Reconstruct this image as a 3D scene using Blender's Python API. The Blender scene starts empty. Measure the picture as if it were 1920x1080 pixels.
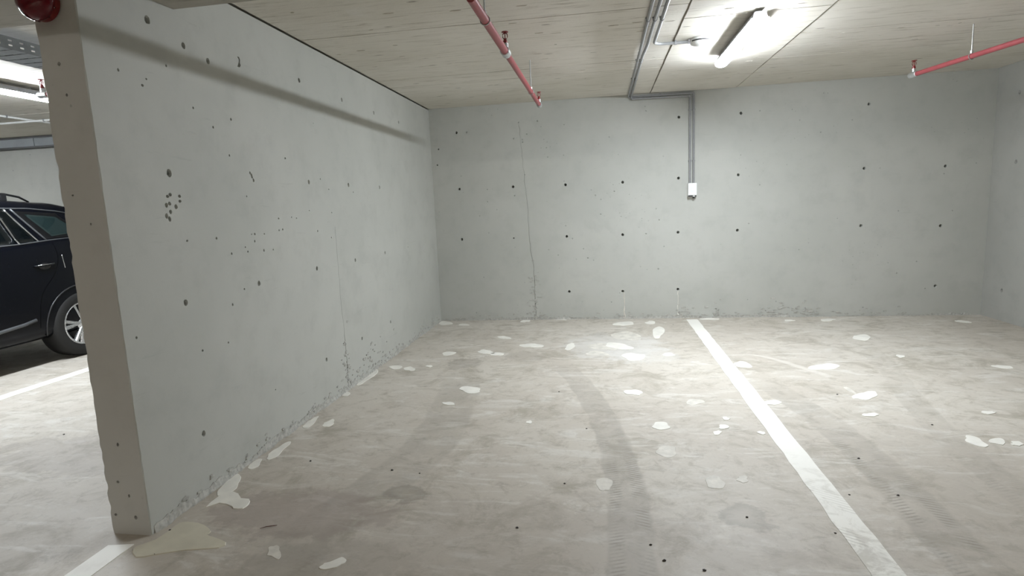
import bpy, bmesh, math, random
from mathutils import Matrix, Vector
PI = math.pi
scene = bpy.context.scene
col = scene.collection

# ------------------------------------------------------------------ camera
cam_d = bpy.data.cameras.new('camera'); cam = bpy.data.objects.new('camera', cam_d); col.objects.link(cam)
cam_d.sensor_width = 36.0; cam_d.lens = 36.0 * 1066.3 / 1920.0; cam_d.clip_start = 0.05
YAW, PITCH, ROLL = -0.160696, -0.143085, -0.043217
def cam_axes():
    f = Vector((math.sin(YAW)*math.cos(PITCH), math.cos(YAW)*math.cos(PITCH), math.sin(PITCH)))
    r = Vector((math.cos(YAW), -math.sin(YAW), 0)); u = r.cross(f)
    cr, sr = math.cos(ROLL), math.sin(ROLL)
    return cr*r + sr*u, -sr*r + cr*u, f
r_, u_, f_ = cam_axes()
cam.matrix_world = Matrix(((r_.x, u_.x, -f_.x, 0), (r_.y, u_.y, -f_.y, 0), (r_.z, u_.z, -f_.z, 1.5), (0, 0, 0, 1)))
scene.camera = cam

# ------------------------------------------------------------------ world, exposure
w = bpy.data.worlds.new('world'); scene.world = w; w.use_nodes = True
w.node_tree.nodes['Background'].inputs[0].default_value = (0.02, 0.02, 0.02, 1)
w.node_tree.nodes['Background'].inputs[1].default_value = 0.2
vs = scene.view_settings
vs.view_transform = 'Standard'; vs.look = 'None'; vs.gamma = 1.0; vs.use_curve_mapping = False
vs.exposure = 0.02
scene.cycles.use_denoising = True
scene.cycles.max_bounces = 10; scene.cycles.diffuse_bounces = 6; scene.cycles.glossy_bounces = 4
scene.cycles.sample_clamp_indirect = 8.0
LAMP = 285.0                       # radiance of the LED battens
LAMP_COLOUR = (0.88, 0.94, 1.0)
AISLE = 155.0                     # battens over the driving aisle behind the camera
AISLE_COLOUR = (1.0, 0.955, 0.89)

# ------------------------------------------------------------------ room measures (metres)
XL, XP, XR, D, H = -2.177, -2.400, 4.372, 7.333, 2.777
YP = 2.24                          # free end of the left wall
XFAR, XRR, YFAR = -13.0, 10.5, -14.0
BEAM_Z, BEAM_Y = 2.585, 2.835

# ------------------------------------------------------------------ helpers
def tag(o, label=None, cat=None, group=None, kind=None):
    if label: o['label'] = label
    if cat: o['category'] = cat
    if group: o['group'] = group
    if kind: o['kind'] = kind
    return o
def obj(name, bm, mat=None, parent=None, smooth=False, keep=False):
    me = bpy.data.meshes.new(name)
    bmesh.ops.recalc_face_normals(bm, faces=bm.faces[:])
    bm.to_mesh(me); bm.free()
    if smooth:
        for p in me.polygons: p.use_smooth = True
    o = bpy.data.objects.new(name, me); col.objects.link(o)
    if mat: me.materials.append(mat)
    if parent: o.parent = parent
    return o
def empty(name, loc=(0, 0, 0), rz=0.0):
    o = bpy.data.objects.new(name, None); col.objects.link(o)
    o.location = loc; o.rotation_euler = (0, 0, rz); o.empty_display_size = 0.1
    return o
def auto_smooth(o, deg=40):
    me = o.data
    bm = bmesh.new(); bm.from_mesh(me)
    for e in bm.edges:
        e.smooth = not (len(e.link_faces) == 2 and e.calc_face_angle(0) > math.radians(deg))
    for f in bm.faces: f.smooth = True
    bm.to_mesh(me); bm.free()
    return o
def copy_tree(o, parent=None):
    c = o.copy(); col.objects.link(c)
    if parent: c.parent = parent
    for ch in list(o.children): copy_tree(ch, c)
    return c
def box(bm, x0, x1, y0, y1, z0, z1, bev=0.0):
    vs_ = [bm.verts.new((x, y, z)) for x in (x0, x1) for y in (y0, y1) for z in (z0, z1)]
    fs = [bm.faces.new([vs_[i] for i in q]) for q in ((0, 1, 3, 2), (4, 6, 7, 5), (0, 4, 5, 1), (2, 3, 7, 6), (0, 2, 6, 4), (1, 5, 7, 3))]
    if bev:
        es = list({e for f in fs for e in f.edges})
        bmesh.ops.bevel(bm, geom=es, offset=bev, segments=2, affect='EDGES', profile=0.5)
    return bm
def nb(): return bmesh.new()
def frame_of(t):
    t = Vector(t).normalized()
    a = Vector((0, 0, 1)) if abs(t.z) < 0.9 else Vector((1, 0, 0))
    x = t.cross(a).normalized(); return x, x.cross(t).normalized()
def sweep(bm, pts, r, seg=10, cap=True):
    pts = [Vector(p) for p in pts]; rings = []
    for i, p in enumerate(pts):
        t = (pts[min(i+1, len(pts)-1)] - pts[max(i-1, 0)])
        x, y = frame_of(t)
        rr = r[i] if isinstance(r, (list, tuple)) else r
        rings.append([bm.verts.new(p + rr*(math.cos(2*PI*k/seg)*x + math.sin(2*PI*k/seg)*y)) for k in range(seg)])
    for a, b in zip(rings, rings[1:]):
        for k in range(seg): bm.faces.new((a[k], a[(k+1) % seg], b[(k+1) % seg], b[k]))
    if cap: bm.faces.new(rings[0][::-1]); bm.faces.new(rings[-1])
    return bm
def lathe(bm, prof, c=(0, 0, 0), axis='Z', seg=24):
    """prof: (radius, height) pairs turned about an axis through c."""
    c = Vector(c); rings = []
    def P(r, h, a):
        ca, sa = r*math.cos(a), r*math.sin(a)
        return c + Vector({'Z': (ca, sa, h), 'Y': (ca, h, sa), 'X': (h, ca, sa)}[axis])
    for r, h in prof:
        if r < 1e-6: rings.append([bm.verts.new(P(0, h, 0))])
        else: rings.append([bm.verts.new(P(r, h, 2*PI*k/seg)) for k in range(seg)])
    for a, b in zip(rings, rings[1:]):
        for k in range(seg):
            k2 = (k+1) % seg
            if len(a) == 1 and len(b) == 1: continue
            if len(a) == 1: bm.faces.new((a[0], b[k2], b[k]))
            elif len(b) == 1: bm.faces.new((a[k], a[k2], b[0]))
            else: bm.faces.new((a[k], a[k2], b[k2], b[k]))
    for ring in (rings[0], rings[-1]):
        if len(ring) > 2: bm.faces.new(ring)
    return bm
def prism(bm, pts, z0, z1, shrink=0.0):
    n = len(pts); cx = sum(p[0] for p in pts)/n; cy = sum(p[1] for p in pts)/n
    lo = [bm.verts.new((p[0], p[1], z0)) for p in pts]
    hi = [bm.verts.new((p[0]+(cx-p[0])*shrink, p[1]+(cy-p[1])*shrink, z1)) for p in pts]
    bm.faces.new(lo[::-1]); bm.faces.new(hi)
    for i in range(n): bm.faces.new((lo[i], lo[(i+1) % n], hi[(i+1) % n], hi[i]))
    return bm
def catmull(P, n):
    """resample a polyline of tuples with a Catmull-Rom spline to n points."""
    m = len(P); out = []
    for i in range(n):
        t = i/(n-1)*(m-1); k = min(int(t), m-2); u = t-k
        p0, p1, p2, p3 = P[max(k-1, 0)], P[k], P[k+1], P[min(k+2, m-1)]
        out.append(tuple(0.5*((2*b)+(-a+c)*u+(2*a-5*b+4*c-d)*u*u+(-a+3*b-3*c+d)*u**3) for a, b, c, d in zip(p0, p1, p2, p3)))
    return out
def lerp_tab(tab, x):
    if x <= tab[0][0]: return tab[0][1]
    for (a, b), (c, d) in zip(tab, tab[1:]):
        if x <= c:
            t = (x-a)/(c-a); return b+(d-b)*t
    return tab[-1][1]
def smooth_tab(tab, x):
    if x <= tab[0][0]: return tab[0][1]
    for (a, b), (c, d) in zip(tab, tab[1:]):
        if x <= c:
            t = (x-a)/(c-a); t = t*t*(3-2*t); return b+(d-b)*t
    return tab[-1][1]

# ------------------------------------------------------------------ node helpers
class NT:
    def __init__(s, name):
        s.m = bpy.data.materials.new(name); s.m.use_nodes = True
        s.t = s.m.node_tree; s.n = s.t.nodes; s.l = s.t.links
        s.b = s.n['Principled BSDF']
        s.pos = s.n.new('ShaderNodeTexCoord').outputs['Object']
    def put(s, sock, v):
        if hasattr(v, 'node'): s.l.new(v, sock)
        elif isinstance(v, (tuple, list)) and len(v) == 3 and sock.type == 'RGBA': sock.default_value = (*v, 1)
        else: sock.default_value = v
    def math(s, op, a, b=0.0, c=0.0, clamp=False):
        n = s.n.new('ShaderNodeMath'); n.operation = op; n.use_clamp = clamp
        for i, v in enumerate((a, b, c)): s.put(n.inputs[i], v)
        return n.outputs[0]
    def xyz(s, v=None):
        n = s.n.new('ShaderNodeSeparateXYZ'); s.l.new(v or s.pos, n.inputs[0]); return n.outputs
    def scale(s, sx, sy, sz, v=None):
        n = s.n.new('ShaderNodeVectorMath'); n.operation = 'MULTIPLY'
        s.l.new(v or s.pos, n.inputs[0]); n.inputs[1].default_value = (sx, sy, sz); return n.outputs[0]
    def noise(s, scale, detail=4, rough=0.55, v=None, dist=0.0):
        n = s.n.new('ShaderNodeTexNoise'); s.l.new(v or s.pos, n.inputs['Vector'])
        n.inputs['Scale'].default_value = scale; n.inputs['Detail'].default_value = detail
        n.inputs['Roughness'].default_value = rough; n.inputs['Distortion'].default_value = dist
        return n.outputs['Fac']
    def voro(s, scale, v=None, rnd=1.0):
        n = s.n.new('ShaderNodeTexVoronoi'); s.l.new(v or s.pos, n.inputs['Vector'])
        n.inputs['Scale'].default_value = scale; n.inputs['Randomness'].default_value = rnd
        return n.outputs['Distance'], n.outputs['Color']
    def ramp(s, v, a, b, lo=0.0, hi=1.0):
        n = s.n.new('ShaderNodeMapRange'); n.interpolation_type = 'SMOOTHSTEP'
        s.put(n.inputs[0], v); n.inputs[1].default_value = a; n.inputs[2].default_value = b
        n.inputs[3].default_value = lo; n.inputs[4].default_value = hi; return n.outputs[0]
    def mix(s, f, a, b, mode='MIX'):
        n = s.n.new('ShaderNodeMix'); n.data_type = 'RGBA'; n.blend_type = mode
        s.put(n.inputs[0], f); s.put(n.inputs[6], a); s.put(n.inputs[7], b); return n.outputs[2]
    def bump(s, h, strength=0.3, dist=0.01, nrm=None):
        n = s.n.new('ShaderNodeBump'); n.inputs['Strength'].default_value = strength; n.inputs['Distance'].default_value = dist
        s.put(n.inputs['Height'], h)
        if nrm: s.l.new(nrm, n.inputs['Normal'])
        return n.outputs[0]
    def curve(s, v, pts):
        n = s.n.new('ShaderNodeFloatCurve'); s.put(n.inputs[1], v)
        c = n.mapping.curves[0]
        while len(c.points) < len(pts): c.points.new(0.5, 0.5)
        for p, (x, y) in zip(c.points, pts): p.location = (x, y)
        n.mapping.update(); return n.outputs[0]
    def done(s, color=None, rough=0.6, nrm=None, metal=0.0, **kw):
        if color is not None: s.put(s.b.inputs['Base Color'], color)
        s.put(s.b.inputs['Roughness'], rough); s.put(s.b.inputs['Metallic'], metal)
        if nrm: s.l.new(nrm, s.b.inputs['Normal'])
        for k, v in kw.items(): s.put(s.b.inputs[k], v)
        return s.m
def plain(name, colr, rough=0.5, metal=0.0, var=0.12, scale=30, **kw):
    t = NT(name); f = t.noise(scale, 3)
    c = t.mix(t.ramp(f, 0.3, 0.7), tuple(v*(1-var) for v in colr), tuple(min(1, v*(1+var)) for v in colr))
    return t.done(c, t.math('ADD', t.math('MULTIPLY', f, 0.12), max(0.0, rough-0.06)), None, metal, **kw)

# painted / bare cast concrete of the walls
def concrete_wall(name, base, tint):
    t = NT(name)
    big = t.noise(0.7, 4, 0.6); mid = t.noise(4.5, 6, 0.65); fine = t.noise(60, 5, 0.7)
    trowel = t.noise(3.0, 5, 0.7, t.scale(1, 1, 7.0), 0.4)
    c = t.mix(t.ramp(big, 0.35, 0.65), base, tint)
    c = t.mix(t.math('MULTIPLY', t.ramp(mid, 0.45, 0.75), 0.35), c, tuple(v*0.80 for v in base))
    c = t.mix(t.math('MULTIPLY', t.ramp(trowel, 0.62, 0.72), 0.22), c, tuple(v*0.72 for v in base))
    # small air-bubble specks
    d, vc = t.voro(9.0)
    sx = t.xyz(vc)
    speck = t.math('MULTIPLY', t.ramp(d, 0.05, 0.10, 1, 0), t.ramp(sx[0], 0.78, 0.84))
    d2, vc2 = t.voro(26.0); sx2 = t.xyz(vc2)
    patchy = t.ramp(t.noise(1.3, 3), 0.56, 0.66)
    speck2 = t.math('MULTIPLY', t.math('MULTIPLY', t.ramp(d2, 0.10, 0.22, 1, 0), t.ramp(sx2[0], 0.72, 0.78)), patchy)
    sp = t.math('MAXIMUM', t.math('MULTIPLY', speck, 0.55), t.math('MULTIPLY', speck2, 0.5))
    c = t.mix(sp, c, tuple(v*0.35 for v in base))
    hgt = t.math('ADD', t.math('MULTIPLY', mid, 0.6), t.math('MULTIPLY', fine, 0.25))
    hgt = t.math('SUBTRACT', hgt, sp)
    return t.done(c, 0.62, t.bump(hgt, 0.35, 0.004))

# board-marked ceiling concrete
def concrete_ceiling(name='board_marked_concrete', k=1.0):
    t = NT(name)
    big = t.noise(0.6, 4); grain = t.noise(5, 6, 0.7, t.scale(0.55, 6, 1), 0.5); fine = t.noise(45, 5, 0.7)
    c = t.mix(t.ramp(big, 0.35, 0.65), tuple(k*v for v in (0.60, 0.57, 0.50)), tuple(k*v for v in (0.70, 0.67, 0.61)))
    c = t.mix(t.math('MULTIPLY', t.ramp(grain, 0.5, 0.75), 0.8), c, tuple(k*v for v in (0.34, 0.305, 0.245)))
    c = t.mix(t.math('MULTIPLY', t.ramp(t.noise(1.7, 5, 0.7), 0.58, 0.75), 0.5), c, tuple(k*v for v in (0.68, 0.66, 0.62)))
    d, vc = t.voro(4.0, t.scale(0.7, 2.6, 1)); sx = t.xyz(vc)
    nick = t.math('MULTIPLY', t.ramp(t.math('ADD', d, t.math('MULTIPLY', t.math('SUBTRACT', fine, .5), .12)), 0.05, 0.14, 1, 0), t.ramp(sx[0], 0.72, 0.76))
    c = t.mix(t.math('MULTIPLY', nick, 0.7), c, (0.12, 0.10, 0.08))
    h = t.math('SUBTRACT', t.math('ADD', t.math('MULTIPLY', grain, 0.7), t.math('MULTIPLY', fine, 0.3)), nick)
    return t.done(c, 0.75, t.bump(h, 0.5, 0.006))

# power-floated floor slab with tyre tracks
def concrete_floor():
    t = NT('floor_concrete'); X = t.xyz()
    x, y = X[0], X[1]
    big = t.noise(0.55, 5, 0.6); mid = t.noise(2.4, 7, 0.68, None, 0.8); fine = t.noise(38, 5, 0.7)
    sw = t.noise(2.0, 6, 0.7, t.scale(1.0, 3.2, 1), 1.4)
    c = t.mix(t.ramp(big, 0.36, 0.64), (0.50, 0.455, 0.395), (0.57, 0.53, 0.468))
    c = t.mix(t.math('MULTIPLY', t.ramp(mid, 0.48, 0.68), 0.85), c, (0.36, 0.325, 0.265))
    rough = t.noise(8.5, 9, 0.72, None, 0.5); grit = t.noise(20, 8, 0.75, t.scale(1, 2.2, 1), 0.8)
    c = t.mix(t.math('MULTIPLY', t.ramp(rough, 0.5, 0.66), 0.6), c, (0.34, 0.305, 0.25))
    c = t.mix(t.math('MULTIPLY', t.ramp(grit, 0.54, 0.68), 0.35), c, (0.66, 0.64, 0.59))
    c = t.mix(t.math('MULTIPLY', t.ramp(sw, 0.50, 0.68), 0.6), c, (0.69, 0.67, 0.625))
    c = t.mix(t.math('MULTIPLY', t.ramp(fine, 0.5, 0.75), 0.32), c, (0.34, 0.31, 0.265))
    wob = t.math('MULTIPLY', t.math('SUBTRACT', t.noise(5, 3), 0.5), 0.06)
    def track(pts, half, strength, tread, broken=0.35):
        nonlocal c
        pts = sorted(pts, key=lambda p: p[1])
        xc = t.math('SUBTRACT', t.math('MULTIPLY', t.curve(t.math('DIVIDE', y, 8.0), [(p[1]/8, (p[0]+4)/8) for p in pts]), 8.0), 4.0)
        off = t.math('SUBTRACT', x, xc)
        d = t.math('ABSOLUTE', t.math('ADD', off, wob))
        m = t.ramp(d, half*0.82, half, 1, 0)
        m = t.math('MULTIPLY', m, t.ramp(y, pts[-1][1]-1.0, pts[-1][1], 1, 0))
        brk = t.ramp(t.noise(3.0, 5, 0.7), 0.35, 0.6, broken, 1.0)
        col_ = t.math('MULTIPLY', t.math('MULTIPLY', m, brk), strength)
        c = t.mix(col_, c, (0.30, 0.275, 0.235))
        if tread:
            wv = t.math('SINE', t.math('ADD', t.math('MULTIPLY', y, 250.0), t.math('MULTIPLY', t.math('ABSOLUTE', off), 90.0)))
            rib = t.ramp(t.math('ABSOLUTE', t.math('SUBTRACT', t.math('ABSOLUTE', off), half*0.52)), 0.018, 0.045, 1, 0)
            tr = t.math('MULTIPLY', t.math('MULTIPLY', t.ramp(wv, -0.1, 0.7), rib), t.math('MULTIPLY', t.ramp(t.noise(4.5, 4), 0.4, 0.6), m))
            tr = t.math('MULTIPLY', tr, t.ramp(y, 3.0, 4.4, 1, 0))
            c = t.mix(t.math('MULTIPLY', tr, tread), c, (0.21, 0.19, 0.16))
    track([(-0.52, 5.55), (-0.488, 5.466), (-0.275, 4.85), (-0.102, 4.236), (0.043, 3.451), (0.10, 2.846), (0.10, 2.453), (0.08, 1.9), (0.0, 1.0)], 0.115, 0.46, 0.55)
    track([(1.20, 5.1), (1.29, 4.66), (1.443, 3.78), (1.466, 3.245), (1.457, 2.792), (1.449, 2.343), (1.44, 1.5)], 0.13, 0.42, 0.5)
    track([(-1.35, 5.35), (-1.33, 5.178), (-1.159, 4.08), (-1.13, 3.303), (-1.257, 2.746), (-1.375, 2.373), (-1.395, 1.9)], 0.19, 0.40, 0.12, 0.2)
    track([(2.55, 6.2), (2.4, 5.2), (2.15, 4.2), (2.02, 3.4), (1.98, 2.6), (1.98, 1.6)], 0.10, 0.25, 0.2, 0.1)
    # pale scuffed tyre arc beyond the line
    xa = t.math('SUBTRACT', t.math('MULTIPLY', t.curve(t.math('DIVIDE', y, 8.0), [(0.60, (1.86+4)/8), (0.643, (1.686+4)/8), (0.676, (1.538+4)/8), (0.695, (1.388+4)/8), (0.70, (1.15+4)/8)]), 8.0), 4.0)
    arc = t.math('MULTIPLY', t.ramp(t.math('ABSOLUTE', t.math('SUBTRACT', x, xa)), 0.02, 0.05, 1, 0), t.math('MULTIPLY', t.ramp(y, 4.8, 4.95), t.ramp(y, 5.57, 5.6, 1, 0)))
    c = t.mix(t.math('MULTIPLY', arc, 0.5), c, (0.70, 0.67, 0.62))
    # dried damp spots
    def spot(px, py, a, b, s, colr=(0.24, 0.215, 0.18), ring=False):
        nonlocal c
        dx = t.math('DIVIDE', t.math('SUBTRACT', x, px), a); dy = t.math('DIVIDE', t.math('SUBTRACT', y, py), b)
        r = t.math('SQRT', t.math('ADD', t.math('MULTIPLY', dx, dx), t.math('MULTIPLY', dy, dy)))
        r = t.math('ADD', r, t.math('MULTIPLY', t.math('SUBTRACT', t.noise(7, 5, .65), 0.5), 1.9))
        m = t.ramp(r, 0.75, 1.05, 1, 0)
        if ring: m = t.math('MULTIPLY', m, t.ramp(r, 0.1, 0.8, 0.45, 1.0))
        c = t.mix(t.math('MULTIPLY', m, s), c, colr)
    spot(-1.354, 5.234, 0.17, 0.22, 0.42); spot(-0.762, 5.50, 0.24, 0.22, 0.25)
    spot(-1.07, 2.73, 0.13, 0.10, 0.55, ring=True); spot(0.647, 2.63, 0.13, 0.12, 0.45, ring=True)
    spot(0.10, 5.95, 0.55, 0.60, 0.40, (0.66, 0.65, 0.63)); spot(0.35, 5.55, 0.40, 0.30, 0.30, (0.66, 0.65, 0.63))
    spot(-1.55, 2.50, 0.5, 0.25, 0.5, (0.33, 0.275, 0.245)); spot(-1.2, 2.0, 0.5, 0.35, 0.3, (0.30, 0.27, 0.23))
    spot(-3.3, 3.1, 0.9, 0.35, 0.3, (0.30, 0.27, 0.25)); spot(-.3, 2.2, 1.3, 0.55, 0.25, (0.34, 0.30, 0.26)); spot(1.9, 3.0, .5, .8, 0.2, (0.34, 0.31, 0.27))
    h = t.math('ADD', t.math('MULTIPLY', mid, 0.5), t.math('MULTIPLY', fine, 0.3))
    return t.done(c, t.ramp(mid, 0.3, 0.7, 0.5, 0.62), t.bump(h, 0.3, 0.004))

def line_paint():
    t = NT('road_marking_paint'); X = t.xyz()
    wear = t.noise(7, 6, 0.7, None, 0.6); big = t.noise(1.6, 4)
    near = t.math('MULTIPLY', t.ramp(X[1], 2.2, 3.6, 1, 0), t.ramp(X[0], -1.0, 0.0))
    m = t.math('MULTIPLY', t.ramp(t.math('ADD', wear, t.math('MULTIPLY', near, 0.07)), 0.52, 0.68), t.math('ADD', 0.15, t.math('MULTIPLY', near, 0.6)))
    c = t.mix(m, (0.86, 0.845, 0.79), (0.52, 0.49, 0.43))
    wv = t.math('SINE', t.math('ADD', t.math('MULTIPLY', X[1], 230.0), t.math('MULTIPLY', X[0], 150.0)))
    tr = t.math('MULTIPLY', t.ramp(wv, 0.3, 0.9), t.math('MULTIPLY', t.ramp(t.noise(5.0, 3), 0.52, 0.6), near))
    c = t.mix(t.math('MULTIPLY', tr, 0.4), c, (0.28, 0.26, 0.22))
    c = t.mix(t.math('MULTIPLY', t.ramp(big, 0.5, 0.7), 0.15), c, (0.6, 0.57, 0.51))
    return t.done(c, 0.55, t.bump(wear, 0.2, 0.003))

M = {}
M['wall'] = concrete_wall('grey_wall_concrete', (0.438, 0.446, 0.415), (0.482, 0.487, 0.455))
M['wall_r'] = concrete_wall('brown_grey_falloff_concrete', (0.36, 0.36, 0.335), (0.40, 0.40, 0.375))  # brownish tint, darkened to stand in for light fall-off on the right
M['end'] = concrete_wall('wall_end_concrete', (0.475, 0.472, 0.448), (0.515, 0.512, 0.488))
M['ceil'] = concrete_ceiling()
M['beam'] = concrete_ceiling('shade_darkened_beam_concrete', 0.62)  # ceiling concrete darkened to stand in for weaker light under the beams
M['floor'] = concrete_floor()
M['line'] = line_paint()
M['patch'] = plain('repair_mortar', (0.79, 0.77, 0.71), 0.6, var=0.06, scale=9)
M['patch_faint'] = plain('worn_repair_mortar', (0.64, 0.61, 0.55), 0.6, var=0.12, scale=14)
M['patch_beige'] = plain('beige_repair_mortar', (0.62, 0.585, 0.475), 0.6, var=0.07, scale=7)
M['nick'] = plain('dark_board_nick', (0.09, 0.075, 0.055), 0.9, var=0.3, scale=60)
M['hole'] = plain('shaded_tie_hole', (0.022, 0.022, 0.020), 0.9, var=0.3, scale=90)  # shade put into the colour, so holes stay black where lamplight enters
M['mortar'] = plain('crumbled_wall_foot', (0.43, 0.425, 0.395), 0.8, var=0.18, scale=40)
M['red'] = plain('red_pipe_paint', (0.30, 0.060, 0.068), 0.38, var=0.08, scale=20)
M['redhead'] = plain('dark_red_head', (0.20, 0.012, 0.012), 0.4)
M['galv'] = plain('galvanised_steel', (0.55, 0.56, 0.56), 0.38, 0.85, var=0.12, scale=25)
M['tray'] = plain('tray_zinc', (0.36, 0.39, 0.43), 0.5, 0.2, var=0.1, scale=18)
M['pvc'] = plain('grey_conduit_plastic', (0.27, 0.275, 0.28), 0.4, var=0.06)
M['white'] = plain('white_plastic', (0.80, 0.81, 0.80), 0.35, var=0.03)
M['grey'] = plain('lamp_housing_grey', (0.56, 0.57, 0.62), 0.45, var=0.05)
M['dark'] = plain('dark_plastic', (0.03, 0.03, 0.032), 0.45)
M['sounder'] = plain('glossy_dark_red', (0.11, 0.003, 0.008), 0.14, var=0.05, **{'Specular IOR Level': 0.4, 'Coat Weight': 0.1, 'Coat Roughness': 0.03})
M['duct'] = plain('duct_grey', (0.25, 0.27, 0.285), 0.55, 0.2, var=0.08, scale=5)
M['twig'] = plain('twig_brown', (0.10, 0.035, 0.025), 0.7)
M['crumb'] = plain('dark_crumb', (0.05, 0.045, 0.04), 0.8)
M['paint'] = plain('black_car_paint', (0.002, 0.0025, 0.0045), 0.25, var=0.02, **{'Specular IOR Level': 0.22, 'Coat Weight': 0.08, 'Coat Roughness': 0.03})
M['black'] = plain('black_trim', (0.008, 0.008, 0.009), 0.42)
M['chrome'] = plain('chrome', (0.75, 0.76, 0.78), 0.15, 1.0, var=0.03)
M['trimgrey'] = plain('satin_window_trim', (0.10, 0.105, 0.11), 0.4, 0.4, var=0.04)
M['alloy'] = plain('alloy_wheel', (0.62, 0.63, 0.64), 0.28, 0.85, var=0.05)
M['gap'] = plain('dark_gap', (0.001, 0.001, 0.001), 0.9, **{'Specular IOR Level': 0.05})
M['lip'] = plain('arch_lip_paint', (0.03, 0.03, 0.032), 0.3)
M['tyre'] = plain('tyre_rubber', (0.012, 0.0115, 0.011), 0.75, var=0.15, scale=60)
M['lampred'] = plain('tail_lamp_red', (0.25, 0.01, 0.01), 0.1)
M['lampclear'] = plain('head_lamp_clear', (0.7, 0.72, 0.74), 0.06)
def glass(name, colr, rough=0.03):
    t = NT(name); return t.done(colr, rough, None, 0.0, **{'Specular IOR Level': 0.8, 'Coat Weight': 0.5, 'Coat Roughness': 0.02})
M['tint'] = glass('dark_tinted_glass', (0.004, 0.006, 0.007))
M['tint_reflect'] = glass('wall_reflection_glass', (0.022, 0.040, 0.040))  # paler teal puts the wall's reflection into the glass colour
def emit(name, colr, strength):
    t = NT(name); t.put(t.b.inputs['Base Color'], (0.8, 0.8, 0.8)); t.put(t.b.inputs['Emission Color'], colr)
    t.b.inputs['Emission Strength'].default_value = strength; return t.m
M['led'] = emit('led_diffuser', LAMP_COLOUR, LAMP)
M['led_aisle'] = emit('led_diffuser_aisle', AISLE_COLOUR, AISLE)

# ------------------------------------------------------------------ photo measurements (metres)
BACK= [(-1.825,2.463),(-2.076,2.268),(-2.104,2.068),(-1.827,1.747),(-1.119,1.743),(-0.446,1.737),(0.264,1.733),(0.938,1.75),(0.944,2.475),(-1.83,1.091),(-1.137,1.085),(-0.449,1.084),(0.256,1.081),(0.933,1.088),(1.659,2.474),(3.061,2.485),(1.638,1.755),(3.041,1.759),(3.899,1.74),(1.637,1.088),(3.032,1.092),(3.888,1.06),(0.246,0.359),(0.93,0.371),(-0.437,0.368),(3.873,0.354)]
BACKS= [(-1.692,2.459),(-0.776,2.538),(-0.443,2.473),(-0.66,2.091),(-0.249,2.004),(-0.975,2.326),(-0.959,1.885),(-1.101,1.628),(-1.0,1.557),(-0.076,1.586),(0.16,1.626),(-0.227,1.22),(-0.2,1.239),(-0.188,0.8),(0.541,1.085),(-0.377,1.053),(-0.013,1.349),(0.237,1.311),(0.701,1.25),(0.667,1.39),(0.555,2.573),(-1.012,2.535),(-0.914,2.387),(-0.97,2.29),(-1.083,2.343),(-0.186,0.797),(0.47,0.674),(0.689,0.637),(1.642,0.364),(1.39,0.114),(1.641,0.367),(3.444,0.517),(2.346,0.828)]
LEFT= [(2.874,2.417),(3.06,2.382),(4.069,2.481),(4.768,2.461),(5.467,2.457),(6.165,2.46),(2.655,1.741),(4.074,1.745),(4.762,1.743),(5.471,1.741),(2.657,1.069),(3.316,1.079),(4.077,1.088),(4.777,1.083),(5.49,1.086),(4.097,0.359),(4.783,0.365),(5.499,0.37),(2.667,0.339),(2.638,2.478)]
LEFTS= [(2.893,2.101),(3.041,2.017),(3.159,1.869),(2.728,2.283),(2.419,2.195),(2.583,2.188),(3.212,2.084),(3.775,1.898),(2.553,2.152),(4.258,1.774),(4.386,1.697),(4.847,1.682),(3.285,1.63),(4.402,1.51),(2.959,1.39),(2.724,1.391),(4.227,2.196),(3.617,1.484),(3.848,1.48),(4.043,1.531),(3.293,1.394),(3.327,1.394),(3.431,1.389),(3.319,1.349),(3.408,1.284),(3.514,1.28),(3.608,1.404),(3.653,1.408),(3.842,1.483),(2.962,1.389),(2.722,1.389),(2.313,0.962),(3.034,0.991),(2.957,0.779),(2.738,0.788),(3.373,0.353),(3.161,1.066),(4.359,1.309),(4.142,1.372),(3.783,1.488),(6.19,1.089),(3.078,1.292),(3.216,1.319),(3.237,1.29)]
HONEY= [(2.624,1.623),(2.644,1.632),(2.708,1.625),(2.707,1.599),(2.609,1.579),(2.631,1.587),(2.622,1.569),(2.646,1.573),(2.674,1.571),(2.612,1.559),(2.632,1.545),(2.601,1.525),(2.639,1.556),(2.659,1.569),(2.619,1.509),(2.606,1.59)]
SCAR= [(3.346,1.775),(3.362,1.752),(3.375,1.731),(3.358,1.761)]
RIGHT= [(6.951,1.738),(7.011,0.336),(6.98,2.456)]
LSEAM= [(4.438,1.394),(4.432,1.107),(4.432,0.746),(4.441,0.422),(4.439,0.141),(4.43,0.04)]
BSEAM= [(-1.01,2.503),(-0.963,1.805),(-0.938,1.398),(-0.926,0.985),(-0.889,0.67),(-0.89,0.282),(-0.885,0.01)]
CEIL= [(-1.349,3.765),(-0.441,4.492),(-1.319,5.168),(-0.468,5.264),(0.111,4.476),(0.282,4.452),(0.354,5.263),(1.943,5.237),(2.321,6.429),(2.396,5.232),(2.673,5.261),(2.533,5.136),(2.999,5.184),(2.711,5.669),(2.762,6.537),(-1.87,4.528),(-1.969,5.042),(-1.567,4.469),(-0.316,4.531),(-0.439,6.31),(0.034,4.414)]
BIG= [(-2.182,2.13),(-2.112,2.07),(-2.036,2.095),(-1.921,2.141),(-1.768,2.173),(-1.763,2.217),(-1.859,2.253),(-1.901,2.269),(-1.9,2.296),(-1.971,2.345),(-2.057,2.367),(-2.118,2.355),(-2.119,2.291),(-2.128,2.21),(-2.159,2.169)]
BLOB= [(-2.088,2.5),(-2.043,2.552),(-1.951,2.527),(-1.927,2.505),(-1.875,2.509),(-1.871,2.557),(-1.902,2.604),(-1.952,2.608),(-2.003,2.656),(-2.075,2.676),(-2.097,2.614)]
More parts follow.
